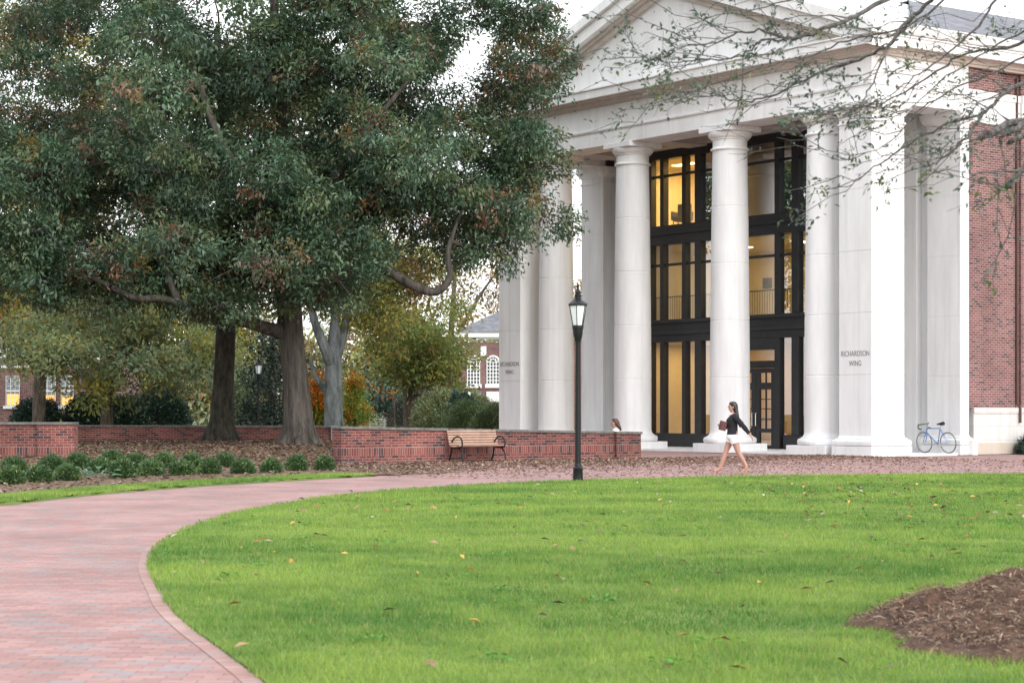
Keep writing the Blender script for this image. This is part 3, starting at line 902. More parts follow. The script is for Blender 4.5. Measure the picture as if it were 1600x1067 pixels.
# interior doors and cupboards seen through the glass
q = MB(); bt(q, 13.1, 14.9, 7.68, 7.79, 0.06, 2.2); q.build('inner_door', M['warmwood'] if 'warmwood' in M else simple('tan_cupboard', (0.40, 0.30, 0.17), 0.7), bld)
q = MB(); bt(q, 9.0, 10.3, 9.05, 9.18, 4.73, 6.9); q.build('inner_door', M['wood'], bld)
q = MB(); bt(q, 14.2, 15.2, 7.45, 7.58, 8.21, 10.2); q.build('inner_door', simple('tan_panel', (0.5, 0.36, 0.17), 0.7), bld)
brd = simple('dark_board', (0.04, 0.035, 0.03), 0.6)
for t_, z_, w_, h_, D_ in ((13.75, 9.75, 0.16, 0.34, 7.58), (13.45, 9.7, 0.14, 0.3, 7.58), (13.7, 8.75, 0.14, 0.5, 7.58), (13.2, 9.3, 0.3, 0.4, 7.58), (13.7, 6.2, 0.3, 0.45, 9.18), (12.9, 5.9, 0.22, 0.35, 9.18), (14.6, 6.3, 0.5, 0.4, 9.18), (8.2, 6.1, 0.3, 0.4, 9.18), (13.3, 2.3, 0.18, 0.4, 7.66), (13.3, 1.3, 0.18, 0.4, 7.66), (9.9, 1.9, 0.5, 0.6, 8.98)):
    q = MB(); bt(q, t_ - w_ / 2, t_ + w_ / 2, D_ - 0.03, D_ - 0.002, z_ - h_ / 2, z_ + h_ / 2); q.build('notice_board', brd, bld)
# balcony railing on the middle floor
rl = MB()
t = T0 + 0.2
while t < T1 - 0.2:
    rl.tube([(-t, DG + 0.75, 4.73), (-t, DG + 0.75, 5.62)], 0.012, 5); t += 0.13
rl.tube([(-T0 - 0.1, DG + 0.75, 5.63), (-T1 + 0.1, DG + 0.75, 5.63)], 0.028, 6)
rl.build('railing', M['bronze'], bld)
# armchair by the top window
ac = empty('armchair', B2W(14.75, 5.0, 8.205), bld.rotation_euler.z + 0.5, 'dark armchair standing in the lit top floor window', 'chair')
arm_m = simple('charcoal_upholstery', (0.05, 0.045, 0.045), 0.9, noise=0.1)
q = MB(); q.box(-0.28, 0.28, -0.28, 0.28, 0.26, 0.44); q.build('seat', arm_m, ac, bevel=0.03)
q = MB(); q.box(-0.28, 0.28, 0.20, 0.30, 0.44, 0.95); q.build('backrest', arm_m, ac, bevel=0.04)
for sx in (-1, 1):
    q = MB(); q.box(sx * 0.32 - 0.04, sx * 0.32 + 0.04, -0.28, 0.26, 0.30, 0.64); q.build('armrest', arm_m, ac, bevel=0.03)
    for sy in (-1, 1):
        q = MB(); q.tube([(sx * 0.26, sy * 0.24, 0.0), (sx * 0.26, sy * 0.24, 0.27)], 0.02, 8); q.build('leg', M['black'], ac)
# lamps inside
def lamp_panel(t, d, z, w, l, s, name='ceiling_light'):
    q = MB(); bt(q, t - w / 2, t + w / 2, d - l / 2, d + l / 2, z - 0.03, z - 0.001)
    q.build(name, emit_mat('lit_panel', (1.0, 0.78, 0.42), s), bld)
def room_light(t, d, z, e, w, l, c=(1.0, 0.66, 0.26)):
    ld = bpy.data.lights.new('room_light', 'AREA'); ld.shape = 'RECTANGLE'; ld.size = w; ld.size_y = l; ld.energy = e; ld.color = c
    o = bpy.data.objects.new('room_light', ld); COL.objects.link(o); o.parent = bld; o.location = (-t, d, z)
for (t, d, z) in ((13.6, 5.6, 10.72), (15.3, 5.6, 10.72)): lamp_panel(t, d, z, 1.2, 0.3, 5.0)
room_light(14.2, 5.7, 10.6, 210, 3.0, 2.0)
for t in (8.0, 10.4, 13.4): lamp_panel(t, 7.0, 7.52, 0.35, 0.35, 14.0)
room_light(9.0, 6.6, 7.4, 62, 5.0, 2.5, (1.0, .76, .42)); room_light(14.0, 6.8, 7.4, 48, 3.0, 2.5, (1.0, .72, .38))
room_light(14.4, 6.2, 3.85, 95, 3.0, 2.0); room_light(9.4, 6.4, 3.85, 75, 3.0, 2.5, (1.0, 0.55, 0.2))
# glowing wall lamp on the middle floor
sc_ = MB(); bt(sc_, 8.75, 9.30, 6.9, 7.1, 6.18, 6.62); sc_.build('wall_lamp', emit_mat('lit_shade', (1.0, 0.72, 0.25), 9.0), bld)
q = MB(); bt(q, 8.6, 9.45, 7.1, 9.2, 4.72, 7.52); q.build('lamp_pier', M['warmwall'], bld)
sc_ = MB(); sc_.lathe([(0.01, 2.55), (0.06, 2.62), (0.07, 2.75), (0.03, 2.95)], (-8.05, 5.2), 12); sc_.build('pendant_lamp', emit_mat('lit_pendant', (1.0, 0.6, 0.2), 10.0), bld, smooth=True)

# brick body behind the portico
def brick_seg(t, d0, d1, name='brick_wall', z0=1.48, z1=10.52):
    q = MB(); bt(q, t, t + 0.6, d0, d1, z0, z1); return q.build(name, M['brick'], bld)
def band_seg(t, d0, d1):
    q = MB(); bt(q, t - 0.03, t + 0.6, d0, d1, 10.52, 11.30); bt(q, t - 0.07, t + 0.6, d0, d1, 11.30, 11.52); bt(q, t - 0.06, t + 0.6, d0, d1, 10.70, 10.76)
    q.build('stone_band', M['trim'], bld)
    q = MB(); bt(q, t + 0.02, t + 0.6, d0, d1, 11.52, 12.22); q.build('brick_frieze', M['brick'], bld)
def stone_base(t, d0, d1):
    q = MB(); bt(q, t - 0.06, t + 0.6, d0, d1, 1.30, 1.48); bt(q, t - 0.03, t + 0.6, d0, d1, 0.36, 1.30)
    q.build('stone_base', M['ashlar'], bld, bevel=0.01)
    q = MB(); bt(q, t - 0.08, t + 0.6, d0, d1, 0, 0.36); q.build('footing', M['tanstone'], bld, bevel=0.01)
segs = [(0.10, 4.30, 5.02), (0.20, 5.02, 6.88)]
d = 6.88
while d < BACK - 4:
    segs += [(0.10, d, d + 0.95), (0.20, d + 0.95, d + 3.2)]; d += 3.2
for t, d0, d1 in segs:
    brick_seg(t, d0, d1); band_seg(t, d0, d1)
stone_base(0.10, 4.60, BACK - 2)
q = MB(); bt(q, 0.02, 0.7, 4.1, 4.299, ARCH, 12.22); q.build('corner_block', M['trim'], bld)
q = MB(); bt(q, 0.6, W_T - 0.2, 9.6, BACK - 2, 0, 12.3); bt(q, W_T - 0.7, W_T - 0.1, 4.6, 9.6, 0, 12.3); bt(q, 0.7, 2.75, 4.8, 9.6, 0.0, 12.3); q.build('brick_core', M['brick'], bld)
dp = MB(); dp.tube([(-0.14, 6.72, 12.1), (-0.14, 6.72, 1.62), (-0.02, 6.72, 1.52), (0.0, 6.72, 1.45), (0.0, 6.72, 1.0)], 0.040, 8)
dp.build('downspout', simple('copper_downspout', (0.085, 0.042, 0.034), 0.6, 0.3), bld)

# ------------------------------------------------------------------ garden walls
def wall_block(mb, L, th, za0, za1, zb0, zb1, x0=0.0, proj=0.0):
    """block from x0 to L along local x; heights given at both ends"""
    y0, y1 = -proj, th + proj * 0.3
    mb.add([(x0, y0, za0), (L, y0, zb0), (L, y1, zb0), (x0, y1, za0), (x0, y0, za1), (L, y0, zb1), (L, y1, zb1), (x0, y1, za1)],
           [(0, 3, 2, 1), (4, 5, 6, 7), (0, 1, 5, 4), (1, 2, 6, 5), (2, 3, 7, 6), (3, 0, 4, 7)])
def garden_wall(label, a, b, ha, hb, piers=(), th=0.34, soldier=True, z0=0.0):
    a, b = Vector(a), Vector(b)
    L = (b - a).length
    rz = math.atan2(b.y - a.y, b.x - a.x)
    r = empty('garden_wall', (a.x, a.y, z0), rz, label, 'wall', 'brick garden walls of the courtyard')
    def part(x0, x1, proj, nm):
        h = lambda x: ha + (hb - ha) * x / L
        q = MB(); wall_block(q, x1, th, 0.42 if soldier else -0.3, h(x0) - 0.07, 0.42 if soldier else -0.3, h(x1) - 0.07, x0, proj); w = q.build(nm, M['wallbrick'], r)
        if soldier:
            q = MB(); wall_block(q, x1, th, 0.21, 0.42, 0.21, 0.42, x0, proj + 0.004); q.build('soldier_course', M['soldier'], w)
            q = MB(); wall_block(q, x1, th, -0.25, 0.21, -0.25, 0.21, x0, proj + 0.012); q.build('base_course', M['wallbrick'], w)
        q = MB(); wall_block(q, x1 + 0.03, th, h(x0) - 0.069, h(x0), h(x1) - 0.069, h(x1), x0 - 0.03, proj + 0.05); q.build('coping', M['coping'], w, bevel=0.012)
    cur = 0.0
    for p0, p1 in piers:
        if p0 > cur: part(cur, p0, 0.0, 'brickwork')
        part(p0 + 0.001, p1, 0.10, 'brick_pier')
        cur = p1 + 0.001
    if cur < L - 0.05: part(cur, L, 0.0, 'brickwork')
    return r
WA = Vector((-4.51, 53.5, 0)); 
garden_wall('long red brick garden wall behind the slatted bench', WA, WA + V_ * 10.05, 0.99, 0.79, piers=((0.0, 0.9), (9.15, 10.05)))
garden_wall('short stretch of red brick wall behind the shrubs at the left end', (-24.0, 55.2, 0), (-11.78, 55.2, 0), 1.08, 1.09, piers=((11.22, 12.22),))
garden_wall('low shaded brick wall behind the two oak trunks', (-17.5, 76.0, 0), (-6.75, 76.0, 0), 0.84, 0.82, soldier=False)
q = MB(); q.box(-6.72, -6.50, 75.9, 76.3, 0.0, 0.82); q.box(-8.0, -6.50, 75.5, 75.88, 0.05, 0.27)
tag(q.build('stone_post', M['coping'] if False else simple('weathered_grey_stone', (0.24, 0.27, 0.26), 0.9, noise=0.2), None, bevel=0.02), 'grey stone end post and ledge closing the low far wall', 'post')

# ------------------------------------------------------------------ bench
def curve_pts(P, k=6):
    P = [Vector(p) for p in P]; n = len(P); out = []
    for i in range(n - 1):
        p0, p1, p2, p3 = P[max(i - 1, 0)], P[i], P[i + 1], P[min(i + 2, n - 1)]
        for j in range(k):
            t = j / k
            out.append(0.5 * ((2 * p1) + (p2 - p0) * t + (2 * p0 - 5 * p1 + 4 * p2 - p3) * t * t + (3 * p1 - p0 - 3 * p2 + p3) * t ** 3))
    out.append(P[-1]); return out
bpos = WA + V_ * 4.05 + Vector((0.5807, -0.8141, 0)) * 0.48
bench = empty('park_bench', bpos, AF, 'park bench with pale wooden slats and black iron arms against the brick wall', 'bench')
BL = 0.80
slat = simple('pale_oiled_slats', (0.34, 0.215, 0.155), 0.55, noise=0.18, nscale=6)
q = MB()
for k in range(6):
    y = -0.26 + k * 0.078; z = 0.435 + 0.012 * abs(k - 2.5) - 0.02 * (k / 5)
    q.obox((0, y, z), (1, 0, 0), (0, 1, 0), (0, 0, 1), BL, 0.032, 0.014)
q.build('seat', slat, bench, bevel=0.005)
q = MB()
for k in range(6):
    z = 0.50 + k * 0.068; y = 0.19 + (z - 0.5) * 0.30
    q.obox((0, y, z), (1, 0, 0), (0, 0.29, 0.957), (0, -0.957, 0.29), BL, 0.027, 0.013)
q.build('backrest', slat, bench, bevel=0.005)
for sx in (-1, 1):
    x = sx * (BL - 0.10)
    q = MB()
    q.tube(curve_pts([(x, 0.36, 0.0), (x, 0.27, 0.18), (x, 0.21, 0.42), (x, 0.24, 0.60), (x, 0.33, 0.90)]), 0.024, 6)
    q.tube(curve_pts([(x, -0.33, 0.0), (x, -0.32, 0.12), (x, -0.26, 0.30), (x, -0.10, 0.40), (x, 0.10, 0.40), (x, 0.22, 0.44)]), 0.024, 6)
    q.tube(curve_pts([(x, -0.26, 0.41), (x, -0.30, 0.52), (x, -0.25, 0.64), (x, -0.10, 0.70), (x, 0.08, 0.66), (x, 0.20, 0.55), (x, 0.22, 0.46)]), 0.022, 6)
    q.tube(curve_pts([(x, -0.27, 0.41), (x, -0.05, 0.405), (x, 0.2, 0.41)]), 0.02, 6)
    q.tube(curve_pts([(x, 0.36, 0.02), (x, 0.36, 0.0)]), 0.034, 6)
    q.build('side_frame', M['black'], bench, smooth=True)

# ------------------------------------------------------------------ street lamps
lampglass = simple('milky_lamp_glass', (0.72, 0.80, 0.82), 0.25, spec=0.6)
def street_lamp(loc, label):
    r = empty('street_lamp', loc, R(20), label, 'street lamp', 'black lantern lamp posts')
    q = MB()
    q.lathe([(0.13, 0.0), (0.13, 0.03), (0.105, 0.04), (0.095, 0.24), (0.10, 0.25), (0.10, 0.27), (0.075, 0.29), (0.07, 0.33), (0.062, 0.36)], n=16)
    q.build('base', M['black'], r, smooth=True)
    q = MB()
    q.lathe([(0.062, 0.34), (0.056, 1.5), (0.050, 2.78), (0.052, 2.80), (0.075, 2.86), (0.095, 2.95), (0.10, 3.05), (0.115, 3.06), (0.115, 3.09), (0.10, 3.10)], n=16)
    q.build('pole', M['black'], r, smooth=True)
    q = MB(); q.lathe([(0.098, 3.11), (0.175, 3.52)], n=6, cap=True); q.build('lamp_glass', lampglass, r)
    q = MB()
    for k in range(6):
        a = math.pi / 3 * k
        q.tube([(0.105 * math.cos(a), 0.105 * math.sin(a), 3.09), (0.183 * math.cos(a), 0.183 * math.sin(a), 3.53)], 0.009, 5)
    for rr, z in ((0.11, 3.105), (0.19, 3.525)):
        q.lathe([(rr - 0.012, z - 0.012), (rr + 0.012, z - 0.012), (rr + 0.012, z + 0.016), (rr - 0.012, z + 0.016)], n=6)
    q.build('lantern_frame', M['black'], r)
    q = MB(); q.lathe([(0.20, 3.54), (0.15, 3.585), (0.085, 3.62), (0.06, 3.65), (0.06, 3.70), (0.085, 3.705), (0.085, 3.72), (0.045, 3.74), (0.045, 3.78), (0.08, 3.785), (0.07, 3.80), (0.03, 3.82), (0.02, 3.88), (0.03, 3.91), (0.012, 3.95), (0.004, 4.0)], n=18)
    q.build('lamp_cap', M['black'], r, smooth=True)
    return r
street_lamp((1.32, 41.0, 0.0), 'tall black lamp post with glass lantern at the lawn edge')
street_lamp(((404 - CX) / F * 98, 98.0, 0.0), 'distant black lamp post with glass lantern beyond the low wall')

# ------------------------------------------------------------------ bicycle
def bicycle():
    p = B2W(0.52, 3.42, 0.055)
    r = empty('bicycle', p, math.atan2(U_.y, U_.x), 'blue road bicycle with drop handlebar leaning by the portico pilaster', 'bicycle')
    r.rotation_euler = (R(-6), 0, math.atan2(U_.y, U_.x))
    blue = simple('blue_frame_paint', (0.10, 0.22, 0.50), 0.3, 0.1, noise=0.05)
    tyre = simple('grey_tyre_rubber', (0.10, 0.10, 0.10), 0.8)
    rim = simple('pale_rim', (0.5, 0.5, 0.48), 0.4, 0.8)
    Rw = 0.335
    A = Vector((-0.49, 0, Rw)); Bf = Vector((0.51, 0, Rw))
    for c in (A, Bf):
        w = MB(); pts = [c + Vector((math.cos(a), 0, math.sin(a))) * (Rw - 0.012) for a in np.linspace(0, 2 * np.pi, 41)]
        w.tube(pts, 0.013, 6, cap=False)
        wo = w.build('wheel', tyre, r, smooth=True)
        w = MB(); w.tube([c + Vector((math.cos(a), 0, math.sin(a))) * (Rw - 0.032) for a in np.linspace(0, 2 * np.pi, 41)], 0.009, 5, cap=False)
        w.build('rim', rim, wo)
        w = MB()
        for k in range(20):
            a = 2 * math.pi * k / 20
            w.tube([c + Vector((0, 0.02 * (-1) ** k, 0)), c + Vector((math.cos(a), 0, math.sin(a))) * (Rw - 0.035)], 0.0016, 3)
        w.tube([c + Vector((0, -0.05, 0)), c + Vector((0, 0.05, 0))], 0.016, 8)
        w.build('spokes', rim, wo)
    BB = Vector((-0.06, 0, 0.28)); ST = Vector((-0.20, 0, 0.78)); HT = Vector((0.34, 0, 0.80)); HB = Vector((0.385, 0, 0.66))
    q = MB()
    for a, b, rr in ((BB, ST, 0.016), (ST, HT - Vector((0, 0, .02)), 0.015), (BB, HB, 0.018), (HT, HB, 0.02)): q.tube([a, b], rr, 8)
    for y in (-0.045, 0.045):
        q.tube([BB + Vector((0, y * 0.5, 0)), A + Vector((0, y, 0))], 0.009, 6); q.tube([ST + Vector((0, y * 0.3, -0.03)), A + Vector((0, y, 0))], 0.008, 6)
    q.build('frame', blue, r, smooth=True)
    q = MB()
    for y in (-0.05, 0.05): q.tube(curve_pts([HB + Vector((0, y * 0.5, 0)), HB + Vector((0.05, y, -0.15)), Bf + Vector((0, y, 0))], 4), [0.014] * 8 + [0.009], 6)
    q.build('fork', blue, r, smooth=True)
    q = MB(); q.tube([HT, HT + Vector((-0.02, 0, 0.10)), HT + Vector((0.08, 0, 0.12))], 0.014, 6)
    q.build('stem', M['steel'], r)
    q = MB()
    hb = HT + Vector((0.08, 0, 0.12))
    for s in (-1, 1):
        q.tube(curve_pts([hb, hb + Vector((0, s * 0.12, 0.0)), hb + Vector((0.02, s * 0.19, 0)), hb + Vector((0.10, s * 0.205, -0.02)), hb + Vector((0.11, s * 0.21, -0.10)), hb + Vector((0.04, s * 0.21, -0.145)), hb + Vector((-0.03, s * 0.21, -0.14))], 5), 0.016, 6)
    q.build('handlebar', M['black'], r, smooth=True)
    q = MB(); q.tube([ST, ST + Vector((-0.03, 0, 0.12))], 0.013, 6); q.build('seat_post', M['steel'], r)
    sd = MB(); s0 = ST + Vector((-0.03, 0, 0.135))
    sd.tube([s0 + Vector((0.15, 0, 0)), s0 + Vector((0.05, 0, 0.01)), s0 + Vector((-0.05, 0, 0.012)), s0 + Vector((-0.13, 0, 0.03))], [0.018, 0.03, 0.055, 0.06], 10)
    so = sd.build('saddle', M['black'], r, smooth=True); 
    q = MB(); q.lathe([(0.085, -0.003), (0.09, -0.003), (0.09, 0.003), (0.085, 0.003)], n=24)
    q.tube([(0, 0, 0.02), (0.10, 0, 0.03), (0.165, 0, 0.03)], 0.009, 5); q.tube([(0, 0, -0.02), (-0.10, 0, -0.03), (-0.165, 0, -0.03)], 0.009, 5)
    q.box(0.13, 0.2, -0.04, 0.04, 0.03, 0.10); q.box(-0.2, -0.13, -0.04, 0.04, -0.10, -0.03)
    cr = q.build('crankset', M['steel'], r); cr.location = BB; cr.rotation_euler = (R(90), 0, 0)
bicycle()
wp = B2W(-0.22, 4.22)
q = MB(); q.squares([(0.0, 0), (0.0, 0.40), (0.012, 0.405), (0.012, 0.46), (0.0, 0.47)], -0.12, 0.12, -0.12, 0.12)
o = q.build('utility_box', M['white'], None, bevel=0.008); o.location = wp; o.rotation_euler = (0, 0, bld.rotation_euler.z)
tag(o, 'small white square box standing beside the bicycle', 'box')

# ------------------------------------------------------------------ people
def skin_obj(name, J, E, mat, parent, root=0, sub=2):
    """J: list of (pos, radius or (rx, ry)); E: edges"""
    me = bpy.data.meshes.new(name)
    me.from_pydata([tuple(p) for p, r in J], E, [])
    me.materials.append(mat)
    o = bpy.data.objects.new(name, me); COL.objects.link(o); o.parent = parent
    sk = o.modifiers.new('skin', 'SKIN'); sk.use_smooth_shade = True
    if not me.skin_vertices:
        raise RuntimeError('no skin layer')
    for i, (p, r) in enumerate(J):
        sv = me.skin_vertices[0].data[i]
        sv.radius = r if hasattr(r, '__len__') else (r, r)
        sv.use_root = (i == root)
    ss = o.modifiers.new('sub', 'SUBSURF'); ss.levels = sub; ss.render_levels = sub
    return o
skin_m = simple('skin', (0.40, 0.225, 0.17), 0.5, noise=0.04)
hair_m = simple('dark_hair', (0.014, 0.010, 0.010), 0.4, noise=0.3, nscale=60)
brownhair_m = simple('dark_brown_hair', (0.05, 0.022, 0.020), 0.45, noise=0.3, nscale=60)
knit_m = simple('black_knit', (0.010, 0.010, 0.014), 0.9, noise=0.2, nscale=60)
whitecl = simple('white_cotton', (0.78, 0.77, 0.76), 0.85, noise=0.03)
maroon = simple('maroon_leather', (0.10, 0.03, 0.035), 0.5)
tan = simple('tan_sandal', (0.50, 0.28, 0.15), 0.6)

def hand_joints(J, E, wrist, palm_dir, side, thumb_dir, curl):
    """palm and five bent fingers grown from the wrist joint (index in J)"""
    w = Vector(J[wrist][0]); d = Vector(palm_dir).normalized(); s = Vector(side).normalized(); c = Vector(curl).normalized()
    J.append((w + d * 0.05, (0.030, 0.018))); pi = len(J) - 1; E.append((wrist, pi))
    J.append((w + d * 0.085, (0.032, 0.015))); pj = len(J) - 1; E.append((pi, pj))
    for k, (o, ln) in enumerate(((-0.027, 0.066), (-0.009, 0.076), (0.009, 0.072), (0.027, 0.056))):
        a = w + d * 0.098 + s * o
        J.append((a, 0.009)); i0 = len(J) - 1; E.append((pj, i0))
        J.append((a + d * ln * 0.55 + c * 0.012, 0.0085)); i1 = len(J) - 1; E.append((i0, i1))
        J.append((a + d * ln * 0.9 + c * 0.035, 0.007)); i2 = len(J) - 1; E.append((i1, i2))
    a = w + d * 0.04 - s * 0.032
    J.append((a + Vector(thumb_dir) * 0.012, 0.011)); i0 = len(J) - 1; E.append((pi, i0))
    J.append((a + Vector(thumb_dir) * 0.03 + d * 0.03, 0.010)); i1 = len(J) - 1; E.append((i0, i1))
    J.append((a + Vector(thumb_dir) * 0.03 + d * 0.055 + c * 0.008, 0.008)); i2 = len(J) - 1; E.append((i1, i2))

def head_mesh(mb_parent, loc, s, mat, hair, face=(-1, 0, 0)):
    pass

def sculpt_head(J, E, neck, base, f):
    """skull, jaw, nose and ears as joints; f = facing direction"""
    f = Vector(f).normalized(); b = Vector(base); sd = Vector((-f.y, f.x, 0))
    def add(p, r, fr):
        J.append((p, r)); E.append((fr, len(J) - 1)); return len(J) - 1
    j1 = add(b + f * 0.012 + Vector((0, 0, 0.035)), (0.060, 0.066), neck)
    j2 = add(b + f * 0.006 + Vector((0, 0, 0.10)), (0.074, 0.090), j1)
    j3 = add(b - f * 0.004 + Vector((0, 0, 0.155)), (0.072, 0.088), j2)
    add(b - f * 0.01 + Vector((0, 0, 0.20)), (0.045, 0.055), j3)

def uvsphere(mb, c, rx, ry, rz, n=10, m=8):
    c = Vector(c); vs = []; fs = []
    for i in range(m + 1):
        th = math.pi * i / m
        for k in range(n):
            a = 2 * math.pi * k / n
            vs.append(c + Vector((rx * math.sin(th) * math.cos(a), ry * math.sin(th) * math.sin(a), rz * math.cos(th))))
    for i in range(m):
        for k in range(n):
            k2 = (k + 1) % n
            fs.append((i * n + k, i * n + k2, (i + 1) * n + k2, (i + 1) * n + k))
    mb.add(vs, fs)
eye_white = simple('eye_white', (0.7, 0.7, 0.68), 0.3); lip_m = simple('lips', (0.42, 0.15, 0.13), 0.5)
def face_parts(root, b, f):
    f = Vector(f).normalized(); sd = Vector((-f.y, f.x, 0)); b = Vector(b)
    q = MB()
    q.add([b + f * 0.093 + Vector((0, 0, 0.128)), b + f * 0.108 + Vector((0, 0, 0.085)), b + f * 0.084 + sd * 0.014 + Vector((0, 0, 0.078)), b + f * 0.084 - sd * 0.014 + Vector((0, 0, 0.078))], [(0, 1, 2), (0, 3, 1), (1, 3, 2), (0, 2, 3)])
    q.build('nose', skin_m, root)
    for s in (-1, 1):
        q = MB(); uvsphere(q, b + f * 0.078 + sd * s * 0.032 + Vector((0, 0, 0.118)), 0.013, 0.013, 0.009); q.build('eye', M['black'], root, smooth=True)
        q = MB(); uvsphere(q, b + sd * s * 0.076 + Vector((0, 0, 0.10)) - f * 0.01, 0.018, 0.018, 0.03); q.build('ear', skin_m, root, smooth=True)
        q = MB(); q.tube([b + f * 0.088 + sd * s * 0.015 + Vector((0, 0, 0.14)), b + f * 0.078 + sd * s * 0.048 + Vector((0, 0, 0.138))], 0.004, 5); q.build('eyebrow', hair_m, root)
    q = MB(); uvsphere(q, b + f * 0.084 + Vector((0, 0, 0.045)), 0.012, 0.024, 0.008); q.build('mouth', lip_m, root, smooth=True)

def loft(mb, rings, n=20):
    """smooth closed shell through horizontal ellipses (x, y, z, rx, ry)"""
    vs = []; fs = []
    R_ = []
    for i in range(len(rings) - 1):
        for t in (0, .25, .5, .75):
            p0, p1, p2, p3 = [np.array(rings[j]) for j in (max(i - 1, 0), i, i + 1, min(i + 2, len(rings) - 1))]
            R_.append(0.5 * ((2 * p1) + (p2 - p0) * t + (2 * p0 - 5 * p1 + 4 * p2 - p3) * t * t + (3 * p1 - p0 - 3 * p2 + p3) * t ** 3))
    R_.append(np.array(rings[-1]))
    for x, y, z, rx, ry in R_:
        for k in range(n):
            a = 2 * math.pi * k / n; vs.append((x + max(rx, .002) * math.cos(a), y + max(ry, .002) * math.sin(a), z))
    for i in range(len(R_) - 1):
        for k in range(n):
            k2 = (k + 1) % n; fs.append((i * n + k, i * n + k2, (i + 1) * n + k2, (i + 1) * n + k))
    fs.append(tuple(range(n))[::-1]); fs.append(tuple((len(R_) - 1) * n + k for k in range(n)))
    return mb.add(vs, fs)

